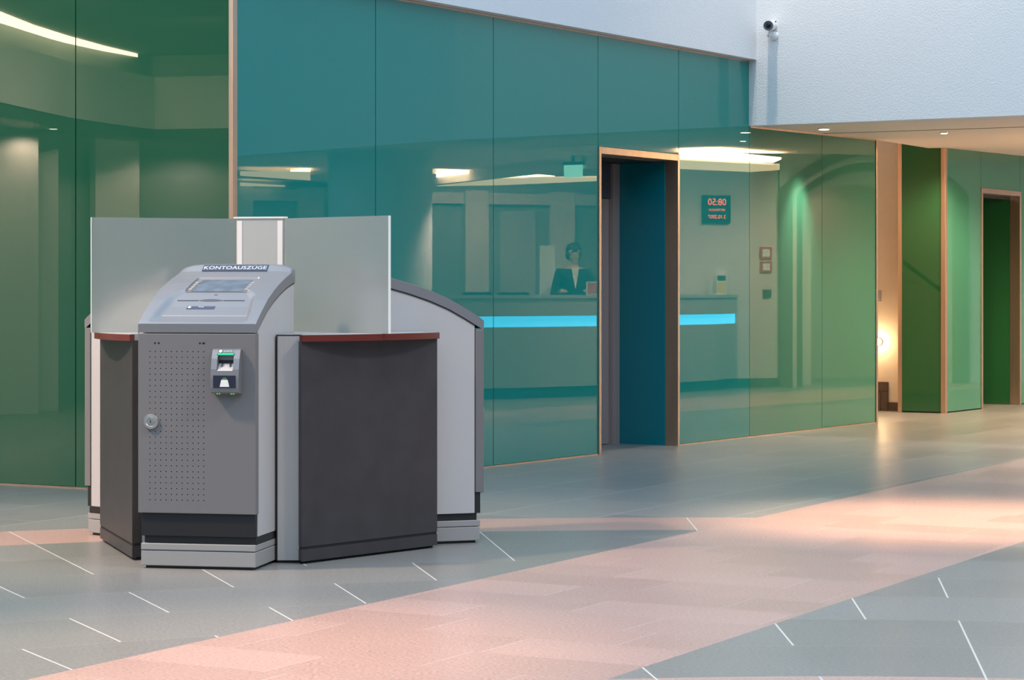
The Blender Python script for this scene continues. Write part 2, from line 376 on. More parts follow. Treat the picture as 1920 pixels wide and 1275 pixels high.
MB().prism(wall_box(Bp, 4.095, 5.235, -.60, -.10), DT - .06, DT - .03).build('head_panel', M['black'], d1_)
MB().prism(wall_box(Bp, 4.095, 5.235, -.60, -.52), DT - .33, DT - .061).build('transom', M['dark_grey'], d1_)
MB().prism(wall_box(Bp, 4.10, 4.665, -.585, -.555), .005, DT - .335).build('door_leaf', M['steel'], d1_)
MB().prism(wall_box(Bp, 4.685, 5.125, -.585, -.535), .005, DT - .335).build('door_leaf', M['steel'], d1_)
MB().prism(wall_box(Bp, 5.13, 5.233, -.60, -.50), 0, DT - .062).build('door_jamb', M['steel'], d1_)
MB().prism(wall_box(Bp, 4.095, 5.235, -.66, -.60), 0, DT).build('shaft_back', M['shadow_gap'], d1_)

# white bulkhead over the passage, turning round the hall
bulk = [(1.975, 18.774), (4.2, 17.18), (7.44, 15.95), (12.6, 14.2)]
back = [(13.2, 15.0), (7.8, 16.9), (3.5, 18.55), (2.02, 19.30)]
wr = MB().prism([Bp(6.446, -.02)] + bulk + [(12.8, 14.55), (7.55, 16.27), (4.38, 17.45), Bp(6.60, -.02)], CZ, 8)
struct('wall_right', wr, M['stucco'])
# passage ceiling
Cc = Vector((4.186, 22.5)); uC = Vector((-.875, .485)).normalized(); nC = Vector((-.485, -.875)).normalized()
uD = uB.copy(); nD = nB.copy()
Cp = lambda t, d=0: tuple(Cc + uC * t + nC * d)
Dp = lambda t, d=0: tuple(Cc + uD * t + nD * d)
ceil = MB().prism([Bp(6.62, -.03), (4.36, 17.47), (5.6, 17.01), (5.6, 21.9), (6.6, 26.5), Dp(4.4, -.02), Cp(0, -.02), Cp(.16, .0), Bp(8.9, -.03)], CZ, lambda x, y: CZ(x, y) + .25)
cl = struct('ceiling', ceil, M['ceiling'])
# dark shadow-gap slot across the ceiling, square to the glass wall
p0, p1 = Vector(Bp(7.80, .01)), Vector(Bp(7.80, 3.4)); 
q = MB().prism([tuple(p0 - uB * .022), tuple(p1 - uB * .022), tuple(p1 + uB * .022), tuple(p0 + uB * .022)], lambda x, y: CZ(x, y) - .002, lambda x, y: CZ(x, y) + .01)
o = q.build('ceiling_slot', M['dark_grey'], cl)
def downlight(x, y, z, label, energy=0, lit=True, rad=.055, aim=None, size=110):
    t = thing('downlight', (x, y, z), 0, label, 'ceiling light', 'recessed downlights')
    MB().lathe([(rad, -.006), (rad, 0.01), (rad * .78, .01), (rad * .78, -.006)], 28).build('trim_ring', M['chrome'], t, smooth=True)
    MB().lathe([(rad * .76, -.0085), (rad * .76, 0.008)], 24).build('lamp_glass', M['spot_glass'], t)
    if energy:
        s_ = spot('downlight_beam', (x, y, z - .03), aim or (x, y, 0), energy, WARM, size, .8, .05)
    return t
downlight(2.57, 19.16, CZ(0, 19.16) - .004, 'small round recessed downlight in the passage ceiling near the white wall edge', 8)
downlight(3.67, 19.75, CZ(0, 19.75) - .004, 'tiny downlight in the passage ceiling beyond the dark slot', 45, rad=.035)
# passage end: cream wall, green panels, second door
sx_, sy_ = Bp(7.34, .34); ax_, ay_ = Bp(7.34, .02)
spot('wall_scallop_beam', (sx_, sy_, 2.49), (ax_, ay_, 1.55), 55, (1, .86, .66), 52, 1, .04)
struct('wall_hall', MB().prism([(1.6, 24.15), (3.95, 22.85), (4.0, 22.95), (1.65, 24.25)], 0, 3.2), M['tan'])
hc = MB().prism([Bp(6.4, -.2), Bp(8.95, -.2), Cp(.16, 0), Cp(.6, 0), (3.2, 23.6), (1.2, 24.4), Bp(6.4, -1.8)], 3.2, 3.3)
struct('wall_stair_end', MB().prism(wall_box(Bp, 6.5, 6.58, -1.75, -.17), 0, 3.2), M['tan'])
spot('stairwell_fill', (*Bp(8.3, -.9), 3.1), (*Bp(8.0, -1.5), 1.0), 70, WARM2, 130, .6, .1); struct('ceiling_hall', hc, M['ceiling'])  # spot added so the handrail shows in the panel
struct('wall_stairwell', MB().prism(wall_box(Bp, 6.6, 11.3, -1.75, -1.65), 0, 3.3), M['tan'])
wB2 = MB().prism(wall_box(Bp, 6.6, 8.93, -.24, -.162), 0, 3.3); struct('wall_passage', wB2, M['tan'])
bs = MB()
hd = Vector((3.95 - 1.6, 22.85 - 24.15)).normalized(); hn = Vector((hd.y, -hd.x))
def Hp(t, d=0): p = Vector((1.6, 24.15)) + hd * t + hn * d; return (p.x, p.y)
# light switch and wall lamp on the cream wall
def on_hall(px, py, d=.02):
    r_ = (px - 960) / 4360; A0 = Vector((1.6, 24.15)) + hn * d
    t = (r_ * A0.y - A0.x) / (hd.x - r_ * hd.y); p = A0 + hd * t
    return Vector((p.x, p.y, 1.2 - (py - 542.5) / 4360 * p.y)), t
ta_, tb_, tc_ = on_hall(1664.5, 720)[1], on_hall(1684, 760)[1], on_hall(1652, 740)[1]
b_ = thing('baseboard_hall'); b_['kind'] = 'structure'
MB().prism(wall_box(Hp, ta_ + .003, tb_ + .1, 0, .02), 0, .085).build('skirting_tile', M['brown_tile'], b_)
MB().prism(wall_box(Hp, tc_, ta_, 0, .025), 0, .19).build('skirting_tile', M['brown_tile'], b_)
MB().prism(wall_box(Hp, 1.0, tc_ - .004, 0, .025), 0, .19).build('skirting_tile', M['brown_tile'], b_)
MB().prism(wall_box(Hp, 1.0, ta_, 0, .025), .194, .285).build('skirting_tile', M['brown_tile'], b_)
sw, t_ = on_hall(1647, 555, 0)
lt = thing('light_switch', (0, 0, 0), 0, 'small grey switch plate on the cream hall wall at the end of the glass', 'switch')
MB().prism(wall_box(Hp, t_ - .03, t_ + .03, .0005, .010), sw.z - .055, sw.z + .055).build('plate', M['desk'], lt, bevel=.002)
MB().prism(wall_box(Hp, t_ - .018, t_ + .018, .010, .015), sw.z - .035, sw.z + .035).build('rocker', M['desk'], lt)
lp, t_ = on_hall(1646, 641, .03)
wlmp = thing('wall_lamp', (lp.x, lp.y, lp.z), 0, 'small glowing round lamp low on the cream wall beside the glass edge', 'lamp')
Mx = Vector((hn.x, hn.y, 0)).to_track_quat('Z', 'Y').to_matrix().to_4x4()
MB().lathe([(.040, -.029), (.040, -.012), (.034, -.008)], 28, Mx).build('base_ring', M['chrome'], wlmp, smooth=True)
MB().ball((0, 0, 0), .036, .036, .036).build('bulb', M['lamp'], wlmp, smooth=True)
ld = bpy.data.lights.new('wall_lamp_light', 'POINT'); ld.energy = 2.2; ld.color = (1, .7, .4); ld.shadow_soft_size = .04
lo = bpy.data.objects.new('wall_lamp_light', ld); COL.objects.link(lo); lo.location = (lp.x + hn.x * .09, lp.y + hn.y * .09, lp.z)

wp = thing('wall_passage_end'); wp['kind'] = 'structure'
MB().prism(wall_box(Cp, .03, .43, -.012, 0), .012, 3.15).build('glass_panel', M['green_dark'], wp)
MB().prism(wall_box(Cp, .0, .45, -.1, -.014), 0, 3.2).build('backing', M['shadow_gap'], wp)
MB().prism(wall_box(Cp, .43, .47, -.1, .012), 0, 3.2).build('edge_trim', M['bronze'], wp, bevel=.002)
cz_ = MB(); cz_.prism([Cp(-.012, .012), Cp(.034, .012), Cp(.034, -.02), Cp(-.012, -.02)], 0, CZ); cz_.prism([Dp(-.012, .012), Dp(.04, .012), Dp(.04, -.02), Dp(-.012, -.02)], 0, CZ)
cz_.build('edge_trim', M['bronze'], wp, bevel=.002)
def tD(px): r_ = (px - 960) / 4360; return (r_ * Cc.y - Cc.x) / (uD.x - r_ * uD.y)
tA_, tB_ = tD(1839), tD(1913)
for a0, a1, z0, z1 in ((.045, tA_ - .003, .012, CZ), (tA_ + .003, tB_ - .003, 2.217, CZ), (tB_ + .003, tB_ + 1.3, .012, CZ), (tB_ + 1.307, tB_ + 2.7, .012, CZ)):
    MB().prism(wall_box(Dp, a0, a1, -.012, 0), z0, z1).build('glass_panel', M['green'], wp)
MB().prism(wall_box(Dp, 0, tA_, -.1, -.014), 0, CZ).build('backing', M['shadow_gap'], wp)
MB().prism(wall_box(Dp, tA_, tB_, -.1, -.014), 2.20, CZ).build('backing', M['shadow_gap'], wp)
MB().prism(wall_box(Dp, tB_, tB_ + 2.8, -.1, -.014), 0, CZ).build('backing', M['shadow_gap'], wp)
d2_ = thing('door_2'); d2_['kind'] = 'structure'
bronze_frame(Dp, tA_, tB_, 2.215, d2_, .10, .035)
MB().prism(wall_box(Dp, tB_ - .03, tB_ - .015, -1.1, -.10), 0, 2.215).build('side_panel', M['green_dark'], d2_)
MB().prism(wall_box(Dp, tA_ + .012, tA_ + .028, -1.1, -.10), 0, 2.215).build('side_panel', M['green_dark'], d2_)
MB().prism(wall_box(Dp, tA_ + .03, tB_ - .03, -1.1, -.10), 2.13, 2.16).build('head_panel', M['black'], d2_)
MB().prism(wall_box(Dp, tA_ + .0, tB_, -1.14, -1.10), 0, 2.215).build('back_panel', M['green_dark'], d2_)
# handrail up the stairs (seen mirrored in the dark green panel)
hr = thing('handrail', (0, 0, 0), 0, 'sloping stair handrail on brackets mirrored in the dark green panel', 'handrail')
def mirC(x, y): 
    p = Vector((x, y)); d = (p - Cc).dot(nC); p = p - nC * 2 * d; return p.x, p.y
h0, h1 = mirC(4.37, 26.0), mirC(4.80, 26.0)
MB().tube([(*h0, 1.51), (*h1, 1.185)], .024).build('rail', M['black'], hr, smooth=True)
hm = ((h0[0] + h1[0]) / 2 , (h0[1] + h1[1]) / 2)
MB().tube([(*hm, 1.345), (hm[0], hm[1], 1.28), (hm[0] - nB.x * .2, hm[1] - nB.y * .2, 1.27)], .011).build('bracket', M['steel'], hr, smooth=True)

# ------------------------------------------------------------------ printer kiosk
PR = [(0, 1.0525), (.02, 1.068), (.095, 1.113), (.176, 1.1575), (.268, 1.196), (.3655, 1.2287), (.455, 1.2536), (.52, 1.268), (.57, 1.277), (.60, 1.281)]
def interp(tab, s):
    if s <= tab[0][0]: return tab[0][1]
    for (a0, b0), (a1, b1) in zip(tab, tab[1:]):
        if s <= a1: return b0 + (b1 - b0) * (s - a0) / (a1 - a0)
    return tab[-1][1]
def sm(a, b, x):
    t = min(1, max(0, (x - a) / (b - a))); return t * t * (3 - 2 * t)
HW = .2634
def prof(s):
    return (interp(PR, s - .012) + interp(PR, s) * 2 + interp(PR, s + .012)) / 4 if .02 < s < .58 else interp(PR, s)
def base_z(x, s):
    c = math.sqrt(max(0, 1 - (max(0, abs(x) - .15) / (HW - .149)) ** 2.2))
    return prof(s) + c * interp([(.44, 0), (.475, .003), (.53, .011), (.566, .034), (.60, .033)], s)
def hood_z(x, s):
    ax = abs(x)
    z = base_z(x, s)
    wp = .196 - .030 * sm(.0, .26, s) - .03 * sm(.215, .272, s)        # console plate, tapering, sunk between the raised cheeks
    con = (1 - sm(wp, wp + .032, ax)) * interp([(.012, 0), (.03, .016), (.09, .030), (.17, .030), (.25, .014), (.272, .010), (.2725, 0)], s)
    z -= con
    scr = (1 if ax < .142 else 0) * (1 if .272 < s < .452 else 0)
    z -= .012 * scr
    return z - .0015 * sm(HW - .006, HW, ax)
def grid_patch(x0, x1, s0, s1, off, th, fn, nx=8, ns=8, shear=0):
    mb = MB(); vs = []
    for lay in (off, off - th):
        for j_ in range(ns + 1):
            for i_ in range(nx + 1):
                x = x0 + (x1 - x0) * i_ / nx; s = s0 + (s1 - s0) * j_ / ns; vs.append((x, s, fn(x, s) + lay))
    A = (nx + 1) * (ns + 1); q_ = lambda i_, j_: j_ * (nx + 1) + i_; fs = []
    for j_ in range(ns):
        for i_ in range(nx):
            a_, b2, c_, d_ = q_(i_, j_), q_(i_ + 1, j_), q_(i_ + 1, j_ + 1), q_(i_, j_ + 1)
            fs += [(a_, b2, c_, d_), (A + d_, A + c_, A + b2, A + a_)]
    for i_ in range(nx): fs += [(q_(i_ + 1, 0), q_(i_, 0), A + q_(i_, 0), A + q_(i_ + 1, 0)), (q_(i_, ns), q_(i_ + 1, ns), A + q_(i_ + 1, ns), A + q_(i_, ns))]
    for j_ in range(ns): fs += [(q_(0, j_), q_(0, j_ + 1), A + q_(0, j_ + 1), A + q_(0, j_)), (q_(nx, j_ + 1), q_(nx, j_), A + q_(nx, j_), A + q_(nx, j_ + 1))]
    return mb.add(vs, fs)
def make_kiosk(loc, rz):
    t = thing('statement_printer', loc, rz)
    # plinth of two slabs
    pl = MB(); pl.box(-.2565, .2565, .018, .60, .012, .077); pl.build('plinth', M['plinth'], t, bevel=.003)
    MB().box(-.2565, .2565, .016, .60, .0795, .108).build('plinth_cap', M['plinth'], t, bevel=.003)
    MB().box(-.24, .24, .035, .59, 0, .012).build('foot', M['black'], t)
    tr_ = MB(); tr_.box(-.245, .2575, .03, .595, .108, .140); tr_.build('base_tray', M['black'], t, bevel=.002)
    MB().box(-.252, .2555, .014, .30, .1405, .2385).build('kick_panel', M['black'], t, bevel=.002)
    # body with curved top under the hood
    ss = [.045 + (.60 - .045) * i / 24 for i in range(25)]
    side = [(.045, .142)] + [(s, min(prof(s) - .052, 3)) for s in ss] + [(.60, .142)]
    MB().extr(side, -.2575, .2575).build('body', M['side'], t)
    MB().extr([(s, prof(s) - .0555) for s in ss] + [(s, prof(s) - .0475) for s in reversed(ss)], -.2612, .2612).build('hood_gasket', M['black'], t)
    # door
    dr = MB().box(-HW, HW, 0, .042, .2395, 1.0105).build('door', M['door'], t, bevel=.003)
    MB().lathe([(.0335, 0), (.0335, -.006), (.031, -.010), (.021, -.0115), (.0185, -.009), (.0115, -.009), (.0115, -.0125), (.0, -.0125)][:-1], 40,
               Matrix.Translation((-.203, 0, .632)) @ Matrix.Rotation(R(-90), 4, 'X')).build('lock', M['chrome'], dr, smooth=True)
    MB().box(-.2045, -.2015, -.0135, -.011, .626, .640).build('keyhole', M['black'], dr)
    # hood
    nx, ns = 110, 120; xs = [-HW + 2 * HW * i / nx for i in range(nx + 1)]; sv = [.60 * (j / ns) for j in range(ns + 1)]
    vs = [(x, s, hood_z(x, s)) for s in sv for x in xs]; q_ = lambda i, j: j * (nx + 1) + i
    fs = [(q_(i, j), q_(i + 1, j), q_(i + 1, j + 1), q_(i, j + 1)) for j in range(ns) for i in range(nx)]
    n0 = len(vs); vs += [(x, 0, 1.0145) for x in xs]; fs += [(q_(i + 1, 0), q_(i, 0), n0 + i, n0 + i + 1) for i in range(nx)]
    for sx, ii in ((-HW, 0), (HW, nx)):
        nb = len(vs); vs += [(sx, s, min(prof(s) - .049, hood_z(sx, s) - .03) if s > .002 else 1.0145) for s in sv]
        fs += [(q_(ii, j), q_(ii, j + 1), nb + j + 1, nb + j) for j in range(ns)]
    nb = len(vs); vs += [(x, .60, prof(.6) - .049) for x in xs]; fs += [(q_(i, ns), q_(i + 1, ns), nb + i + 1, nb + i) for i in range(nx)]
    hood = MB().add(vs, fs).build('hood', M['hood'], t, smooth=True)
    # screen and bezel, keys
    pln = lambda x, s: hood_z(0, .275) + (hood_z(0, .449) - hood_z(0, .275)) * (s - .275) / (.449 - .275)
    grid_patch(-.1415, .1415, .2735, .451, .004, .004, pln, 2, 2).build('screen_bezel', M['hood'], t)
    grid_patch(-.116, .116, .2745, .436, .0055, .002, pln, 2, 2).build('screen', M['screen'], t)
    for sx in (-1, 1):
        for kx in range(4):
            s0 = .288 + kx * .030
            grid_patch(*sorted((sx * .120, sx * .137)), s0, s0 + .022, .008, .005, pln, 1, 1).build('key', M['key'], t)
    # sign
    a_, b2 = Vector((0, .531, base_z(0, .531))), Vector((0, .564, base_z(0, .564))); up = (b2 - a_).normalized(); nn = Vector((1, 0, 0)).cross(up)
    c_ = (a_ + b2) / 2 + nn * .0035; h_ = (b2 - a_).length / 2
    fr = lambda x, v, d: tuple(c_ + Vector((x, 0, 0)) + up * v + nn * d)
    w_ = .152
    sg = MB().add([fr(-w_, -h_, 0), fr(w_, -h_, 0), fr(w_, h_, 0), fr(-w_, h_, 0), fr(-w_, -h_, -.008), fr(w_, -h_, -.008), fr(w_, h_, -.008), fr(-w_, h_, -.008)],
                  [(0, 1, 2, 3), (7, 6, 5, 4), (0, 4, 5, 1), (1, 5, 6, 2), (2, 6, 7, 3), (3, 7, 4, 0)]).build('sign', M['navy'], t)
    text_obj('KONTOAUSZÜGE', .0315, fr(0, -.002, .0006), (1, 0, 0), up, M['ink'], sg, ex=.0004, sx=1.16)
    # console details
    grid_patch(-.158, -.062, .2085, .2125, .0012, .004, hood_z, 6, 1).build('paper_slot', M['black'], t)
    grid_patch(.052, .148, .2085, .2125, .0012, .004, hood_z, 6, 1).build('paper_slot', M['black'], t)
    mbx = MB(); n_ = 16
    top = [(-.064 + .118 * i / n_, .2105 + .010 * sin(pi * i / n_)) for i in range(n_ + 1)]; bot = [(-.064 + .118 * i / n_, .2105 - .006 * sin(pi * i / n_)) for i in range(n_ + 1)]
    vs = [(x, s, hood_z(x, s) + .0015) for x, s in top] + [(x, s, hood_z(x, s) + .0012) for x, s in bot] ; L = n_ + 1
    vs += [(x, s, z - .004) for x, s, z in vs]
    mbx.add(vs, [(L + i, L + i + 1, i + 1, i) for i in range(n_)] + [(2 * L + i, 2 * L + i + 1, 3 * L + i + 1, 3 * L + i) for i in range(n_)])
    mbx.build('paper_mouth', M['dark_grey'], t)
    grid_patch(-.003, .012, .249, .253, .0012, .003, hood_z, 2, 1).build('sensor_slot', M['dark_grey'], t)
    grid_patch(-.190, .190, .0985, .1005, .0006, .003, hood_z, 30, 1).build('console_joint', M['side'], t)
    lb = grid_patch(-.098, .028, .150, .171, .0016, .003, hood_z, 6, 3).build('label_plate', M['navy'], t)
    nz_ = Vector((0, hood_z(0, .171) - hood_z(0, .15), -.021)).normalized(); upc = Vector((0, .021, hood_z(0, .171) - hood_z(0, .15))).normalized()
    pc = Vector((-.086, .1605, hood_z(-.05, .1605) + .0022)); nn2 = Vector((1, 0, 0)).cross(upc)
    MB().lathe([(.0075, 0), (.0075, .0012)], 20, Matrix.Translation(pc) @ nn2.to_track_quat('Z', 'Y').to_matrix().to_4x4()).build('icon', M['ink'], lb)
    text_obj('Beleg', .011, (-.034, .1645, hood_z(-.03, .1645) + .0023), (1, 0, 0), upc, M['ink'], lb, ex=.0003)
    # card reader on the door
    cr_ = thing('card_reader', (0, 0, 0)); cr_.parent = t
    rp = [(0, .9445), (-.012, .946), (-.022, .940), (-.036, .905), (-.046, .86), (-.050, .82), (-.049, .78), (-.044, .763), (-.034, .756), (0, .756)]
    bpy.data.objects.remove(cr_)
    x0, x1 = .078, .202; rf = [(z, y) for y, z in rp[1:9]]; rf.sort()
    yf = lambda z: interp(rf, z)
    rd = MB(); rd.extr(rp, x0, x0 + .026); rd.extr(rp, x1 - .026, x1)
    low = [(0, .756), (-.034, .756), (-.044, .763), (-.049, .78), (-.050, .82), (yf(.852), .852), (-.012, .866), (0, .866)]; rd.extr(low, x0 + .026, x1 - .026)
    upr = [(0, .918), (yf(.918) + .002, .918), (-.022, .940), (-.012, .946), (0, .9445)]; rd.extr(upr, x0 + .026, x1 - .026)
    rd.extr([(0, .866), (-.010, .866), (-.010, .918), (0, .918)], x0 + .026, x1 - .026)
    reader = rd.build('card_reader', M['hood'], t)
    def rquad(xa, xb, za, zb, off, th=.002):
        return MB().add([(xa, yf(za) - off, za), (xb, yf(za) - off, za), (xb, yf(zb) - off, zb), (xa, yf(zb) - off, zb),
                         (xa, yf(za) - off + th, za), (xb, yf(za) - off + th, za), (xb, yf(zb) - off + th, zb), (xa, yf(zb) - off + th, zb)],
                        [(0, 1, 2, 3), (7, 6, 5, 4), (0, 4, 5, 1), (1, 5, 6, 2), (2, 6, 7, 3), (3, 7, 4, 0)])
    hl = rquad(x0 + .023, x1 - .023, .9205, .9435, .001).build('header_label', M['navy_dark'], reader)
    rquad(x0 + .027, x1 - .028, .9212, .9282, .002).build('light_bar', M['green_led'], reader)
    upv = Vector((0, yf(.943) - yf(.921), .022)).normalized()
    zc = .936; text_obj('KARTE', .0115, (x0 + .070, yf(zc) - .0018, zc), (1, 0, 0), upv, M['ink'], reader, ex=.0003)
    nv = Vector((1, 0, 0)).cross(upv)
    MB().lathe([(.0068, 0), (.0068, .0012)], 18, Matrix.Translation((x0 + .037, yf(zc) - .0012, zc)) @ nv.to_track_quat('Z', 'Y').to_matrix().to_4x4()).build('icon', M['ink'], reader)
    MB().box(x0 + .026, x1 - .026, -.0125, -.010, .885, .899).build('card_slot', M['black'], reader)
    ch = MB().add([(x0 + .028, -.012, .884), (x1 - .028, -.012, .884), (x1 - .028, yf(.853) - .001, .853), (x0 + .028, yf(.853) - .001, .853),
                   (x0 + .028, -.009, .866), (x1 - .028, -.009, .866)], [(0, 3, 2, 1), (0, 1, 5, 4), (3, 4, 5, 2), (0, 4, 3), (1, 2, 5)])
    ch.build('card_chute', M['side'], reader)
    for xx in (.122, .158): MB().box(xx - .002, xx + .002, -.030, -.011, .868, .884).build('guide_rib', M['dark_grey'], reader)
    rquad(x0 + .012, x1 - .013, .781, .834, .0032).build('instruction_panel', M['navy_dark'], reader)
    yy = -.0545; cx_ = .141
    MB().add([(cx_ - .021, yy, .786), (cx_ + .021, yy, .786), (cx_ + .014, yy, .816), (cx_ - .014, yy, .816), (cx_ - .021, yy + .002, .786), (cx_ + .021, yy + .002, .786), (cx_ + .014, yy + .002, .816), (cx_ - .014, yy + .002, .816)],
             [(0, 1, 2, 3), (7, 6, 5, 4), (0, 4, 5, 1), (1, 5, 6, 2), (2, 6, 7, 3), (3, 7, 4, 0)]).build('card_icon', M['paper'], reader)
    dm = [(cx_ + .011 * cos(pi * i / 10), .817 + .009 * sin(pi * i / 10)) for i in range(11)]
    MB().add([(x, yy, z) for x, z in dm] + [(x, yy + .002, z) for x, z in dm], [tuple(range(11)), tuple(range(21, 10, -1))] + [(i, i + 1, 12 + i, 11 + i) for i in range(10)]).build('arrow_icon', mat('green_print', (.06, .22, .05), .4), reader)
    for xx in (.104, .114, .166, .176): MB().box(xx - .0025, xx + .0025, -.040, -.034, .7535, .7575).build('led', M['led_spot'], reader)
    return t
TH = R(-100.72); C3 = Vector((-1.1632, 10.9307)); RK = .9994
def kiosk_at(th): p = C3 + unit(th) * RK; return (p.x, p.y, 0), th + pi / 2
GK = 'bank statement printers round the central light column'
k0 = make_kiosk(*kiosk_at(TH)); tag(k0, 'silver grey bank statement printer facing the viewer, headed KONTOAUSZÜGE, with card reader', 'statement printer', GK)
k1 = copy_tree(k0); k1.location, k1.rotation_euler = kiosk_at(TH + R(120))[0], (0, 0, kiosk_at(TH + R(120))[1])
tag(k1, 'statement printer seen side-on right of the frosted divider, curved hood facing right', 'statement printer', GK)
k2 = copy_tree(k0); k2.location, k2.rotation_euler = kiosk_at(TH - R(120))[0], (0, 0, kiosk_at(TH - R(120))[1])
tag(k2, 'statement printer mostly hidden behind the left counter, only its edge showing', 'statement printer', GK)

# ------------------------------------------------------------------ counters between the printers
def make_counter(th):
    """local frame: origin at the cluster centre, -y outwards"""
    t = thing('counter', (C3.x, C3.y, 0), th + pi / 2)
    q0, e = .7004, .4366
    MB().prism([(-e, -q0), (e, -q0), (.405, -.645), (.206, -.436), (-.206, -.436), (-.405, -.645)], .075, .972).build('front_panel', M['charcoal'], t)
    MB().prism([(-e + .002, -q0 + .003), (e - .002, -q0 + .003), (.402, -.645), (.2, -.44), (-.2, -.44), (-.402, -.645)], .063, .075).build('groove', M['shadow_gap'], t)
    MB().prism([(-e, -q0), (e, -q0), (.405, -.645), (.206, -.436), (-.206, -.436), (-.405, -.645)], .012, .063).build('plinth', M['charcoal'], t)
    MB().prism([(-e + .01, -q0 + .02), (e - .01, -q0 + .02), (.2, -.45), (-.2, -.45)], 0, .012).build('foot', M['shadow_gap'], t)
    n = 32; arc = [(-e - .004 + (2 * e + .008) * i / n, -q0 - .010 - .068 * (1 - (2 * i / n - 1) ** 2)) for i in range(n + 1)]
    MB().prism(arc + [(.400, -.655), (.470, -.575), (.208, -.430), (.14, -.17), (-.14, -.17), (-.208, -.430), (-.470, -.575), (-.400, -.655)], .973, 1.002).build('worktop', M['worktop'], t)
    inner = [(x * .985, y + .004) for x, y in arc]
    band = MB(); vs = []
    for z in (.9715, 1.0): vs += [(x, y - .0015, z) for x, y in arc]
    for z in (.9715, 1.0): vs += [(x, y + .02, z) for x, y in arc]
    L = n + 1; fs = []
    for i in range(n): fs += [(i, i + 1, L + i + 1, L + i), (2 * L + i + 1, 2 * L + i, 3 * L + i, 3 * L + i + 1), (i + 1, i, 2 * L + i, 2 * L + i + 1), (L + i, L + i + 1, 3 * L + i + 1, 3 * L + i)]
    fs += [(0, L, 3 * L, 2 * L), (n, 2 * L + n, 3 * L + n, L + n)]
    band.add(vs, fs).build('edge_band', M['mahogany'], t, smooth=True)
    for sgn in (-1, 1):
        # end post: a narrow panel square to the neighbouring printer, with black edges
        ang = sgn * R(60); lx = lambda lat, al: (Vector((-sgn * lat * cos(ang) + sin(ang) * 0, 0)))
        def W_(lat, al):
            # neighbour printer axis lies at +-60 deg; lat measured from its axis towards this counter, al outwards
            ax = Vector((sgn * sin(R(60)), -cos(R(60)))); lt_ = Vector((-sgn * cos(R(60)), -sin(R(60))))
            p = ax * al + lt_ * lat; return (p.x, p.y)
        P4 = [W_(.2652, .698), W_(.3735, .678), W_(.352, .58), W_(.2652, .50)]
        MB().prism(P4, .012, .998).build('end_post', M['alu'], t)
        MB().prism([W_(.2645, .7005), W_(.2695, .6995), W_(.2695, .6), W_(.2645, .6)], .012, 1.0).build('post_edge', M['shadow_gap'], t)
        MB().prism([W_(.3690, .6800), W_(.3755, .6785), W_(.36, .6), W_(.352, .6)], .012, 1.0).build('post_edge', M['shadow_gap'], t)
        MB().prism([W_(.2645, .6990), W_(.3745, .6790), W_(.36, .6), W_(.2645, .6)], .996, 1.001).build('post_edge', M['shadow_gap'], t)
        MB().prism([W_(.2655, .690), W_(.3695, .670), W_(.355, .6), W_(.2645, .5)], 0, .012).build('post_foot', M['shadow_gap'], t)
    return t
GC = 'counters between the printers'
c0 = make_counter(TH + R(60)); tag(c0, 'broad charcoal-fronted counter with red wooden edge, right of the front printer', 'counter', GC)
c1 = copy_tree(c0); c1.rotation_euler = (0, 0, TH - R(60) + pi / 2); tag(c1, 'narrow-looking charcoal counter with red rounded edge, left of the front printer', 'counter', GC)

# frosted dividers on the counters and the opal light column
def make_divider(th):
    t = thing('glass_divider', (C3.x, C3.y, 1.002), th + pi / 2)
    MB().box(-.006, .006, -.8105, -.1425, 0, .528).build('pane', M['frost'], t)
    MB().box(-.0062, .0062, -.8135, -.8107, 0, .528).build('polished_edge', M['frost_edge'], t)
    return t
g0 = make_divider(TH + R(60)); tag(g0, 'pale frosted glass divider standing on the right counter, right of the light column', 'divider', 'frosted dividers')
g1 = copy_tree(g0); g1.rotation_euler = (0, 0, TH - R(60) + pi / 2); tag(g1, 'greenish frosted glass divider on the left counter, left of the light column', 'divider', 'frosted dividers')
lc = thing('light_tower', (C3.x, C3.y, 0), TH + pi / 2, 'white opal light column standing between the two frosted dividers', 'light tower')
tri = [(.136 * sin(R(a_)) + q_ * .009 * cos(R(a_)), -.136 * cos(R(a_)) + q_ * .009 * sin(R(a_))) for a_ in (60, 180, 300) for q_ in (-1, 1)]
MB().prism(tri, .0, 1.528).build('diffuser', M['frost_column'], lc)
MB().prism([(x * .72, y * .72 - .002) for x, y in tri], 1.5285, 1.5308).build('neck', M['white'], lc)
lidm = mat('lit_lid', (.55, .53, .52), .3, emit=(1, .90, .80), estr=.12)
MB().prism([(x * 1.08, y * 1.08) for x, y in tri], 1.5311, 1.5385).build('lid', lidm, lc, bevel=.001)
for sx in (-1, 1):
    MB().box(sx * .098 - .012, sx * .098 + .012, -.0785, -.0762, 1.0, 1.52).build('light_strip', lidm, lc)

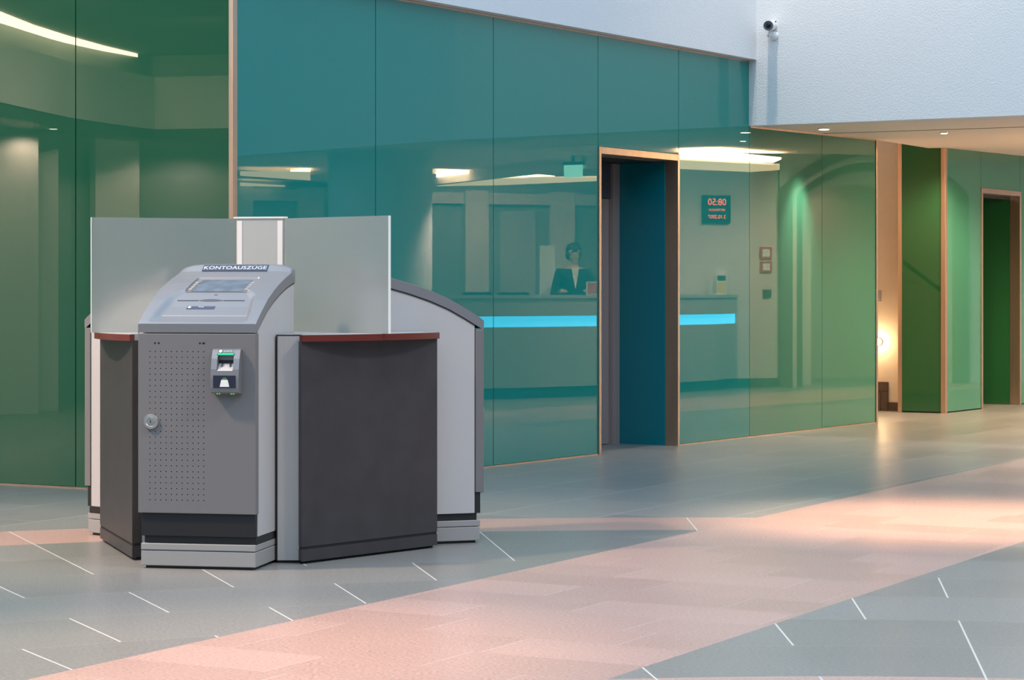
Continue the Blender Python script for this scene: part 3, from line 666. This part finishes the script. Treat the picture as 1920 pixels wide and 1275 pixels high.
# ------------------------------------------------------------------ security camera on the white wall
wd = (Vector(bulk[1]) - Vector(bulk[0])).normalized(); wn = Vector((wd.y, -wd.x))
if wn.y > 0: wn = -wn
wp_ = Vector(bulk[0]) + wd * .165
sc_ = thing('security_camera', (wp_.x, wp_.y, 3.235), 0, 'white security camera with dark lens mounted high on the white wall', 'camera')
mq = Vector((wn.x, wn.y, 0)).to_track_quat('Z', 'Y').to_matrix().to_4x4()
MB().lathe([(.036, .001), (.038, .012), (.034, .03), (.022, .046), (.008, .052)], 28, mq).build('mount', M['white'], sc_, smooth=True)
hd_ = Vector((-.35, -1, -.10)).normalized(); bc = Vector((wn.x * .10 + .012, wn.y * .10, .073))
a0 = Vector((wn.x * .045, wn.y * .045, .0)); MB().tube([a0, a0 + Vector((-.028, -.02, .004)), bc + Vector((0.005, 0, -.03))], .009).build('bracket', M['white'], sc_, smooth=True)
kn = a0 + Vector((-.03, -.02, -.002)); MB().ball(kn, .012, .012, .012).build('joint', M['chrome'], sc_, smooth=True)
qc = Matrix.Translation(bc) @ hd_.to_track_quat('Z', 'Y').to_matrix().to_4x4()
hs = MB(); sq = []
n = 28
for zz, rr_ in ((-.11, .030), (-.10, .037), (.05, .041), (.056, .041)):
    for i in range(n):
        t_ = 2 * pi * i / n; sq.append(qc @ Vector((rr_ * 1.02 * cos(t_), rr_ * 1.0 * sin(t_), zz)))
hs.add(sq, [(q_ * n + i, q_ * n + (i + 1) % n, (q_ + 1) * n + (i + 1) % n, (q_ + 1) * n + i) for q_ in range(3) for i in range(n)] + [tuple(range(n - 1, -1, -1)), tuple(range(3 * n, 4 * n))])
hs.build('housing', M['white'], sc_, smooth=True)
MB().lathe([(.0385, .057), (.0385, .064), (.022, .062), (.022, .058)], 28, qc).build('lens_ring', M['dark_grey'], sc_, smooth=True)
MB().lathe([(.020, .058), (.020, .0635), (.008, .066)], 24, qc).build('lens', M['lens'], sc_, smooth=True)
MB().tube([bc + Vector((.045, .05, .03)), bc + Vector((.055, .045, .045))], .004).build('antenna', M['black'], sc_)

# ------------------------------------------------------------------ reception side of the hall (seen mirrored in the teal glass)
def V(px, Yv):      # a point read in the mirror at image column px and mirrored depth Yv -> where it really stands
    p = Vector(((px - 960) / 4360 * Yv, Yv)); d = (p - K).dot(nB); p = p - nB * 2 * d; return (p.x, p.y)
for x_, y_, z_, e_ in ((8.0, 21.0, 3.2, 150), (8.6, 24.6, 3.2, 190), (8.2, 23.0, 3.2, 150), (10.9, 20.5, 3.2, 120), (11.2, 18.0, 2.45, 70), (8.6, 17.8, 2.45, 90), (11.7, 25.4, 3.0, 60)):
    spot('reception_fill', (x_, y_, z_), (x_ + .1, y_, 0), e_, WARM2, 150, .6, .12)  # added unseen spots that brighten the mirrored reception
for x_, y_, e_ in ((4.9, 20.2, 75), (5.2, 21.9, 75), (4.3, 21.9, 40)):
    spot('passage_fill', (x_, y_, 2.5), (x_, y_, 0), e_, WARM, 150, .6, .06)  # warm spots added to brighten the passage, besides its two downlights
spot('stair_fill', (2.2, 22.6, 3.1), (2.4, 22.8, 0), 36, WARM, 140, .6, .1)  # added unseen fill for the cream hall wall
# ceilings
struct('ceiling_reception', MB().prism([(5.62, 17.0), (7.55, 16.28), (12.8, 14.56), (13.2, 14.7), (13.2, 19.4), (5.62, 19.4)], 2.52, 2.75), M['ceiling'])
struct('ceiling_vault', MB().prism([(5.62, 19.4), (13.2, 19.4), (13.2, 30), (6.7, 30), (6.6, 26.5), (5.62, 21.9)], 3.30, 3.5), M['ceiling'])
struct('trim_3', MB().prism([(5.62, 19.38), (13.2, 19.38), (13.2, 19.48), (5.62, 19.48)], 2.40, 3.3), M['ceiling'])
# coves
def cove(pts, z, label):
    t = thing('cove_light', (pts[0][0], pts[0][1], z), 0, label, 'ceiling light', 'cove lights over the reception')
    P_ = [(x - pts[0][0], y - pts[0][1]) for x, y in pts]
    MB().prism(P_, -.02, 0).build('luminous_panel', M['cove'], t)
    return t
cove([V(818, 25.45), V(818, 27.3), V(925, 27.0), V(1040, 26.6), V(1010, 26.3)], 2.50, 'long warm cove light mirrored left of the lift door, above the reception')
cove([V(1272, 22.0), V(1345, 21.85), V(1465, 22.9), V(1450, 23.5), V(1272, 23.1)], 2.50, 'bright warm cove light mirrored right of the lift door')
cove([V(545, 25.45), V(582, 25.3), V(582, 25.9)], 2.505, 'thin warm cove light mirrored at the left end of the teal wall')
# tan coffers beside the bright coves, the light falling on them put in as glow
def vz(px, py, z): return V(px, (z - 1.2) * 4360 / (542.5 - py))
def soft_cove(px, z, label, m_='coffer_glow'):
    P_ = [vz(x, y, z) for x, y in px]; o_ = P_[0]
    t = thing('cove_light', (*o_, z), 0, label, 'ceiling light', 'cove lights over the reception')
    MB().prism([(x - o_[0], y - o_[1]) for x, y in P_], -.015, 0).build('luminous_panel', M[m_], t)
M['coffer_glow'] = mat('tan_coffer_glow', (.7, .6, .45), .6, emit=(1.0, .78, .42), estr=1.5)
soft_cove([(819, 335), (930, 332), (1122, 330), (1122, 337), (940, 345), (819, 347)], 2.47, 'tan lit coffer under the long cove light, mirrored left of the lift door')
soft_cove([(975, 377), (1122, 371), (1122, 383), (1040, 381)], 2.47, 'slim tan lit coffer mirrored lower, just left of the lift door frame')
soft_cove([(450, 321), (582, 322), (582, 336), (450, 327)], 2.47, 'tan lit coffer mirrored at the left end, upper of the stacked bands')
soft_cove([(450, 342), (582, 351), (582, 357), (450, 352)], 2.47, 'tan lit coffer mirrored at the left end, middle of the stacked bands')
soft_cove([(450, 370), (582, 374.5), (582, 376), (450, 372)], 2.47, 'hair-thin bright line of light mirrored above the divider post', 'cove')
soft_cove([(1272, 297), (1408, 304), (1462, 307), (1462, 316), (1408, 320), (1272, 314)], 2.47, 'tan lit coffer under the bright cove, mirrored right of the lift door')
# walls round the reception
struct('wall_clock', MB().prism([(10.36, 22.6), (10.36, 24.0), (10.66, 24.0), (10.66, 22.6)], 0, 3.3), M['room'])
struct('wall_reception', MB().prism([(10.66, 22.6), (12.9, 22.6), (12.9, 22.9), (10.66, 22.9)], 0, 3.3), M['room'])
wbk = struct('wall_far', MB().prism([(12.6, 10), (12.6, 22.7), (12.9, 22.7), (12.9, 10)], 0, 3.3), M['room_dark'])
pil = MB()
for yy in (16.2, 17.6, 18.5, 19.6, 20.7, 21.9):
    pl_ = MB().box(12.5, 12.6, yy, yy + .32, 0, 2.45).build('pilaster', M['room'], wbk)
for yy in (16.9, 19.05, 21.2):
    MB().box(12.57, 12.6, yy, yy + .5, 0, 2.2).build('door_panel', M['desk'], wbk)
MB().box(12.54, 12.6, 14, 22.6, 2.28, 2.42).build('head_rail', M['room'], wbk)
struct('baseboard_clock', MB().prism([(10.335, 22.6), (10.335, 24.0), (10.36, 24.0), (10.36, 22.6)], 0, .11), M['kick'])
# round column lit from above
colm = MB().lathe([(.5, 0), (.5, 2.52)], 48, Matrix.Translation((6.39, 17.30, 0))); struct('column', colm, M['stucco'], smooth=True)
spot('column_downlight', (5.85, 18.1, 2.45), (6.2, 17.75, .9), 170, WARM2, 60, 1, .06)
# arch: nested stone rings in the clock wall
def arch_ring(y0, y1, zs, rise, x0, x1, th_, m_, par, zbase=0):
    """one ring of a segmental arch in the plane x=const; th_ = ring width"""
    cy = (y0 + y1) / 2; n = 40
    def curve(ins):
        hw = (y1 - y0) / 2 - ins; rs = max(.05, rise - ins * .55); out = [(cy - hw, zbase)]
        for i in range(n + 1):
            u_ = -1 + 2 * i / n; out.append((cy + hw * u_, zs - ins * .1 + rs * (1 - abs(u_) ** 2.3)))
        out.append((cy + hw, zbase)); return out
    A_, B_ = curve(0), curve(th_); L = len(A_)
    vs = [(x0, y, z) for y, z in A_] + [(x0, y, z) for y, z in B_] + [(x1, y, z) for y, z in A_] + [(x1, y, z) for y, z in B_]
    fs = []
    for i in range(L - 1):
        fs += [(i, i + 1, L + i + 1, L + i), (2 * L + i, 3 * L + i, 3 * L + i + 1, 2 * L + i + 1), (i, 2 * L + i, 2 * L + i + 1, i + 1), (L + i, L + i + 1, 3 * L + i + 1, 3 * L + i)]
    fs += [(0, L, 3 * L, 2 * L), (L - 1, 3 * L - 1, 4 * L - 1, 2 * L - 1)]
    return MB().add(vs, fs)
ar = thing('door_3'); ar['kind'] = 'structure'
AY0, AY1 = 23.98, 27.0
arch_ring(AY0, AY1, 2.42, .58, 10.30, 10.72, .17, 0, 0).build('arch_moulding', M['stone_dark'], ar)
arch_ring(AY0 + .17, AY1 - .17, 2.40, .49, 10.42, 10.80, .13, 0, 0).build('arch_moulding', M['stone'], ar)
arch_ring(AY0 + .30, AY1 - .30, 2.38, .42, 10.54, 10.95, .15, 0, 0).build('arch_moulding', M['stone_dark'], ar)
arch_ring(AY0 + .45, AY1 - .45, 2.36, .34, 10.70, 11.2, .22, 0, 0).build('arch_moulding', M['stone'], ar)
n = 40; cy = (AY0 + AY1) / 2; hw = (AY1 - AY0) / 2
sp_ = MB(); top = [(cy + hw * (-1 + 2 * i / n), 2.42 + .58 * (1 - abs(-1 + 2 * i / n) ** 2.3)) for i in range(n + 1)]
vs = [(10.36, y, z) for y, z in top] + [(10.36, y, 3.3) for y, z in top] + [(10.6, y, z) for y, z in top] + [(10.6, y, 3.3) for y, z in top]; L = n + 1
sp_.add(vs, [(i, L + i, L + i + 1, i + 1) for i in range(n)] + [(2 * L + i, 2 * L + i + 1, 3 * L + i + 1, 3 * L + i) for i in range(n)]); sp_.build('spandrel', M['room'], ar)
struct('wall_beyond', MB().prism([(10.36, 27.0), (10.36, 30), (10.66, 30), (10.66, 27.0)], 0, 3.3), M['room'])
struct('wall_porch', MB().prism([(12.6, 22.9), (12.9, 22.9), (12.9, 30), (12.6, 30)], 0, 3.3), M['tan'])
# things on the clock wall
def wall_y(px):     # y on the plane x = 10.36 seen mirrored at column px
    r_ = (px - 960) / 4360
    lo, hi = 20.0, 28.0
    for _ in range(60):
        md = (lo + hi) / 2; p = Vector((10.36, md)); d = (p - K).dot(nB); v = p - nB * 2 * d
        if v.x / v.y < r_: lo = md
        else: hi = md
    return md, v.y
def wall_pt(px, py): y, Yv = wall_y(px); return y, 1.2 - (py - 542.5) / 4360 * Yv
ya, zt = wall_pt(1315, 366); yb, zb = wall_pt(1367, 419); yc, zc = (ya + yb) / 2, (zt + zb) / 2; hw_ = abs(yb - ya) / 2; hh = (zt - zb) / 2
ck = thing('digital_clock', (10.36, yc, zc), -pi / 2, 'square black digital clock with red digits, mirrored right of the lift door', 'clock')
hw_ = min(hw_, .30)
MB().box(-hw_, hw_, -.045, -.001, -hh, hh).build('case', M['black'], ck, bevel=.004)
MB().box(-hw_ * .93, hw_ * .93, -.047, -.0452, -hh * .93, hh * .93).build('display', M['navy_dark'], ck)
for s_, sz, z_ in (('08:50', .115, hh * .50), ('MITTWOCH', .040, -hh * .06), ('3.10.2007', .062, -hh * .55)):
    text_obj(s_, sz, (0, -.0475, z_), (1, 0, 0), (0, 0, 1), M['digit'], ck, name='digits', ex=.0006)
def wall_sign(px0, px1, py0, py1, label, name='notice', face='paper'):
    ya, zt = wall_pt(px0, py0); yb, zb = wall_pt(px1, py1); yc, zc = (ya + yb) / 2, (zt + zb) / 2; a_, b2 = abs(yb - ya) / 2, (zt - zb) / 2
    t = thing(name, (10.36, yc, zc), -pi / 2, label, 'sign' if name == 'notice' else 'switch')
    MB().box(-a_, a_, -.02, -.001, -b2, b2).build('frame', M['red'] if name == 'notice' else M['kick'], t, bevel=.002)
    MB().box(-a_ * .62, a_ * .62, -.022, -.0202, -b2 * .62, b2 * .62).build('face', M['paper'] if name == 'notice' else M['kick'], t)
    return t
wall_sign(1424, 1446, 463, 486, 'red-framed square notice on the clock wall, upper of the two mirrored')
wall_sign(1425, 1446, 490, 511, 'red-framed square notice on the clock wall, lower of the two mirrored')
wall_sign(1430, 1445, 543, 558, 'small dark switch plate on the clock wall below the two notices', 'switch_plate')

# reception desk
dk = thing('reception_desk', (8.79, 20.0, 0), 0, 'long grey reception desk with glowing cyan light strip, mirrored in the teal glass', 'desk')
dl = [Vector(p) - Vector((8.79, 20.0)) for p in ((8.55, 17.6), (8.66, 18.6), (8.80, 20.0), (9.02, 20.9), (9.41, 22.1), (9.80, 22.8), (10.32, 23.38))]
def offs(ds):
    out = []
    for i, p in enumerate(dl):
        d = (dl[min(i + 1, len(dl) - 1)] - dl[max(i - 1, 0)]).normalized(); q_ = p + Vector((d.y, -d.x)) * ds; out.append((min(q_.x, 10.33 - 8.79), q_.y))
    return out
def band_(d0, d1): return offs(d0) + offs(d1)[::-1]
def strip_prism(d0, d1, z0, z1):
    A_, B_ = offs(d0), offs(d1); mb = MB()
    for i in range(len(A_) - 1): mb.prism([A_[i], A_[i + 1], B_[i + 1], B_[i]], z0, z1)
    return mb
strip_prism(0, .08, .905, 1.10).build('upper_front', M['desk'], dk)
strip_prism(0, .08, .12, .785).build('lower_front', M['desk'], dk)
strip_prism(.05, .10, 0, .12).build('kick_panel', M['kick'], dk)
strip_prism(.03, .08, .785, .905).build('light_strip', M['strip'], dk)
strip_prism(-.02, .55, 1.10, 1.135).build('desk_top', M['desk'], dk)
# things on and behind the desk
lx, ly = V(1353, 28.15)
lh = thing('leaflet_holder', (lx, ly, 1.135), R(-60), 'white leaflet holder standing on the right end of the reception desk', 'leaflet holder')
MB().box(-.06, .06, -.005, .005, .002, .30).build('backboard', M['paper'], lh)
MB().box(-.05, .05, -.007, -.0055, .17, .23).build('picture', M['kick'], lh)
MB().box(-.05, .05, -.007, -.0055, .02, .15).build('leaflet', mat('yellow_print', (.7, .55, .2), .6), lh)
MB().box(-.07, .07, -.06, .06, 0, .002).build('foot', M['desk'], lh)
bx, by = V(1026, 27.6)
bd = thing('banner_stand', (bx, by, 0), R(-70), 'plain white banner stand behind the reception desk, left of the person', 'banner')
MB().box(-.09, .09, -.01, .01, .03, 1.72).build('panel', M['paper'], bd); MB().box(-.12, .12, -.12, .12, 0, .03).build('foot', M['dark_grey'], bd)
def chair(px, Yv, label):
    x, y = V(px, Yv); t = thing('office_chair', (x, y, 0), R(-65), label, 'chair', 'office chairs behind the reception desk')
    n = 12; mb = MB(); vs = []
    prof_ = [(-.22 + .44 * i / n) for i in range(n + 1)]
    for zz, wv in ((.62, .9), (.8, 1), (1.0, 1), (1.12, .93), (1.165, .75)):
        vs += [(p * wv, .05 * (1 - (p / .22) ** 2) + .18, zz) for p in prof_] 
    L = n + 1; k_ = 5; fs = [(j * L + i, j * L + i + 1, (j + 1) * L + i + 1, (j + 1) * L + i) for j in range(k_ - 1) for i in range(n)]
    A = len(vs); vs += [(x_, y_ + .05, z_) for x_, y_, z_ in vs]; fs += [tuple(A + i for i in f_)[::-1] for f_ in fs]
    for i in range(n): fs += [(i + 1, i, A + i, A + i + 1), ((k_ - 1) * L + i, (k_ - 1) * L + i + 1, A + (k_ - 1) * L + i + 1, A + (k_ - 1) * L + i)]
    for j in range(k_ - 1): fs += [(j * L, (j + 1) * L, A + (j + 1) * L, A + j * L), ((j + 1) * L + n, j * L + n, A + j * L + n, A + (j + 1) * L + n)]
    mb.add(vs, fs).build('backrest', M['black'], t, smooth=True)
    MB().box(-.23, .23, -.25, .2, .46, .53).build('seat', M['black'], t, bevel=.02)
    MB().tube([(0, 0, .08), (0, 0, .46)], .028).build('gas_lift', M['chrome'], t)
    MB().tube([(0, .2, .5), (0, .27, .6), (0, .255, .75)], .018).build('back_arm', M['dark_grey'], t)
    for q_ in range(5):
        a_ = q_ * 2 * pi / 5; MB().tube([(0, 0, .085), (.28 * cos(a_), .28 * sin(a_), .045), (.28 * cos(a_), .28 * sin(a_), .0)], [.022, .016, .016]).build('leg', M['dark_grey'], t)
    return t
chair(894, 28.2, 'black office chair behind the desk, left of the two seat backs mirrored')
chair(962, 26.9, 'black office chair behind the desk, right of the two seat backs mirrored')

# hanging exit sign
ex_, ey_ = V(1075, 23.0)
es = thing('exit_sign', (ex_, ey_, 2.52), R(-40), 'square lit green exit sign hanging from the ceiling, mirrored left of the lift door', 'sign')
MB().box(-.012, .012, -.012, .012, -.06, 0).build('hanger', M['dark_grey'], es)
MB().box(-.11, .11, -.03, .03, -.09, -.06).build('housing', M['dark_grey'], es)
MB().box(-.10, .10, -.006, .006, -.21, -.09).build('panel', M['exit'], es)

# ------------------------------------------------------------------ the person behind the desk
def skin_chain(name, verts, edges, m_, parent, levels=2, root=0):
    me = bpy.data.meshes.new(name); me.from_pydata([v[0] for v in verts], edges, []); me.materials.append(m_)
    o = bpy.data.objects.new(name, me); COL.objects.link(o); o.parent = parent
    sk = o.modifiers.new('skin', 'SKIN'); sk.use_smooth_shade = True
    for i, v in enumerate(verts):
        rr_ = v[1]; me.skin_vertices[0].data[i].radius = rr_ if isinstance(rr_, tuple) else (rr_, rr_)
    me.skin_vertices[0].data[root].use_root = True
    sb = o.modifiers.new('sub', 'SUBSURF'); sb.levels = levels; sb.render_levels = levels
    return o
ppx, ppy = V(1076, 27.3)
pe = thing('person', (ppx, ppy, 0), R(287), 'person in dark suit and white shirt standing behind the reception desk, holding a red card', 'person')
bv_ = []; be_ = []
def add(p, rr_, prev=None):
    bv_.append((p, rr_)); i = len(bv_) - 1
    if prev is not None: be_.append((prev, i))
    return i
pel = add((0, 0, .95), (.13, .10)); wa = add((0, 0, 1.10), (.115, .085), pel); chs = add((0, 0, 1.28), (.135, .095), wa); shl = add((0, .01, 1.40), (.10, .075), chs)
nk = add((0, .005, 1.47), .05, shl); nk2 = add((0, -.005, 1.53), .05, nk); hd0 = add((0, -.012, 1.59), (.062, .075), nk2); hd1 = add((0, -.01, 1.66), (.072, .088), hd0); hd2 = add((0, .0, 1.715), (.055, .065), hd1)
nose = add((0, -.108, 1.615), .010, hd0)
for sx in (-1, 1):
    ear = add((sx * .078, .0, 1.63), .011, hd1)
    hp = add((sx * .09, 0, .90), .085, pel); kn_ = add((sx * .10, -.01, .50), .058, hp); an = add((sx * .10, .01, .09), .040, kn_); to = add((sx * .11, -.13, .04), .035, an)
    sh_ = add((sx * .17, .01, 1.395), .052, shl); el = add((sx * .235, -.02, 1.12), .040, sh_); wr_ = add((sx * (.18 if sx > 0 else .12), -.27, 1.175), .027, el)
    pm = add((sx * (.17 if sx > 0 else .10), -.335, 1.185), (.030, .016), wr_)
    for fi in range(4):
        bx0 = sx * (.17 if sx > 0 else .10) + (fi - 1.5) * .018
        f1 = add((bx0, -.375, 1.188), .0085, pm); f2 = add((bx0, -.400 - .004 * (fi in (1, 2)), 1.178), .008, f1); add((bx0, -.412 - .004 * (fi in (1, 2)), 1.160), .0075, f2)
    t1 = add((sx * (.17 if sx > 0 else .10) - sx * .034, -.33, 1.18), .010, pm); add((sx * (.17 if sx > 0 else .10) - sx * .040, -.365, 1.176), .0085, t1)
skin_chain('body', bv_, be_, M['skin'], pe)
jv = [((0, 0, .86), (.165, .125)), ((0, 0, 1.08), (.145, .115)), ((0, 0, 1.28), (.165, .125)), ((0, .015, 1.40), (.12, .09)), ((0, .015, 1.435), (.075, .065))]
je = [(0, 1), (1, 2), (2, 3), (3, 4)]
for sx in (-1, 1):
    b0 = len(jv); jv += [((sx * .165, .01, 1.395), .072), ((sx * .237, -.02, 1.12), .058), ((sx * (.187 if sx > 0 else .127), -.24, 1.172), .042)]; je += [(3, b0), (b0, b0 + 1), (b0 + 1, b0 + 2)]
skin_chain('jacket', jv, je, M['suit'], pe)
tv = [((0, 0, .93), (.145, .115))]; te = []
for sx in (-1, 1):
    b0 = len(tv); tv += [((sx * .09, 0, .86), .10), ((sx * .10, -.005, .50), .078), ((sx * .10, .01, .07), .062)]; te += [(0, b0), (b0, b0 + 1), (b0 + 1, b0 + 2)]
skin_chain('trousers', tv, te, M['suit'], pe)
MB().add([(-.045, -.112, 1.45), (.045, -.112, 1.45), (0, -.145, 1.20), (-.045, -.085, 1.45), (.045, -.085, 1.45), (0, -.11, 1.20)], [(0, 2, 1), (3, 4, 5), (0, 3, 5, 2), (1, 2, 5, 4), (0, 1, 4, 3)]).build('shirt', M['shirt'], pe)
hv = MB(); hv.ball((0, .022, 1.665), .092, .098, .088, 24, 14); hv.ball((.05, .03, 1.60), .045, .06, .06); hv.ball((-.05, .03, 1.60), .045, .06, .06)
hv.build('hair', M['hair'], pe, smooth=True)
for sx in (-1, 1): MB().ball((sx * .11, -.06, .04), .048, .12, .04).build('shoe', M['black'], pe, smooth=True)
# red card and tray the person holds
ca = thing('red_card', V(1114, 26.75) + (1.137,), R(287), 'red card with white edge held up on the desk beside the lift door frame', 'card')
MB().prism([(-.09, -.004), (.09, -.004), (.09, .004), (-.09, .004)], 0, .15).build('border', M['paper'], ca)
MB().box(-.078, .078, -.0055, -.0042, .008, .142).build('face', M['red'], ca)

# ------------------------------------------------------------------ left side of the hall (seen mirrored in the green glass)
def VA(px, Yv):
    p = Vector(((px - 960) / 4360 * Yv, Yv)); d = (p - K).dot(nA); p = p - nA * 2 * d; return (p.x, p.y)
fas = [VA(470, 23.6), VA(430, 23.8), VA(290, 24.0), VA(210, 23.2), VA(128, 22.3), VA(0, 20.5), VA(-160, 18.2), VA(-330, 16.3), VA(-500, 14.8)]
def ribbon(pts, off, z0, z1, thick):
    mb = MB(); n = len(pts); P_ = [Vector(p) for p in pts]; c_ = Vector((-6.5, 9.5)); a_, b2 = [], []
    for i in range(n):
        d = (P_[min(i + 1, n - 1)] - P_[max(i - 1, 0)]).normalized(); nn_ = Vector((d.y, -d.x))
        if nn_.dot(Vector((-9.0, 12.0)) - P_[i]) > 0: nn_ = -nn_
        a_.append(tuple(P_[i] + nn_ * off)); b2.append(tuple(P_[i] + nn_ * (off + thick)))
    for i in range(n - 1): mb.prism([a_[i], a_[i + 1], b2[i + 1], b2[i]], z0, z1)
    return mb
struct('wall_fascia', ribbon(fas, 0, 2.85, 3.39, .15), M['mosaic'])
struct('trim_4', ribbon(fas, .02, 2.74, 2.85, .4), M['kick'])
struct('wall_gallery', ribbon(fas, 1.4, 0, 3.39, .2), M['room_dark'])
struct('ceiling_gallery', MB().prism([VA(-150, 16.9), VA(470, 19.0), VA(470, 26), VA(290, 26), VA(128, 24.5), VA(0, 22.6), VA(-160, 20.5)], 3.62, 3.8), M['void'])
struct('trim_5', ribbon(fas, .10, 3.39, 3.62, .1), M['room_dark'])
def az(px, py, z): return VA(px, (z - 1.2) * 4360 / (542.5 - py))
cv_up = [(-140, -38), (-70, -3), (0, 29), (64, 54), (128, 74), (200, 93.5), (270, 110), (332, 124)]
cv_lo = [(332, 126), (270, 115), (200, 99.5), (128, 82), (64, 64.5), (0, 44), (-70, 17), (-140, -14)]
cvl = MB().prism([az(x, y, 3.58) for x, y in cv_up + cv_lo], 3.58, 3.615).build('cove_light', M['cove']); tag(cvl, 'long curved warm cove light mirrored at the top left in the green glass', 'ceiling light')
pier = thing('wall_piers'); pier['kind'] = 'structure'
for px_, Y_, w_ in ((20, 22.4, .25), (75, 23.0, .16), (215, 24.9, .25), (330, 25.6, .9)):
    p_ = Vector(VA(px_, Y_)); MB().box(p_.x - .08, p_.x + .08, p_.y - w_, p_.y + w_, 0, 2.8).build('pier', M['room'], pier)
for px_, Y_, e_ in ((-60, 21.1, 25), (60, 22.2, 35), (180, 23.6, 50), (330, 24.7, 40)):
    p_ = VA(px_, Y_); spot('gallery_fill', (p_[0], p_[1], 2.72), (p_[0], p_[1], 0), e_, WARM2, 160, .5, .05)  # unseen spots added behind the fascia to brighten the gallery wall
for px_, Y_, e_ in ((-40, 16.8, 170), (200, 19.0, 170), (420, 20.5, 170)):
    p_ = VA(px_, Y_); spot('hall_fill', (p_[0], p_[1], 3.55), (p_[0] - 1.2, p_[1], 1.5), e_, WARM2, 150, .6, .05)  # unseen spots added in front of the fascia to brighten it
p_ = VA(100, 22.15); downlight(p_[0], p_[1], 2.733, 'tiny lit downlight under the gallery edge, mirrored in the left green glass', rad=.05)
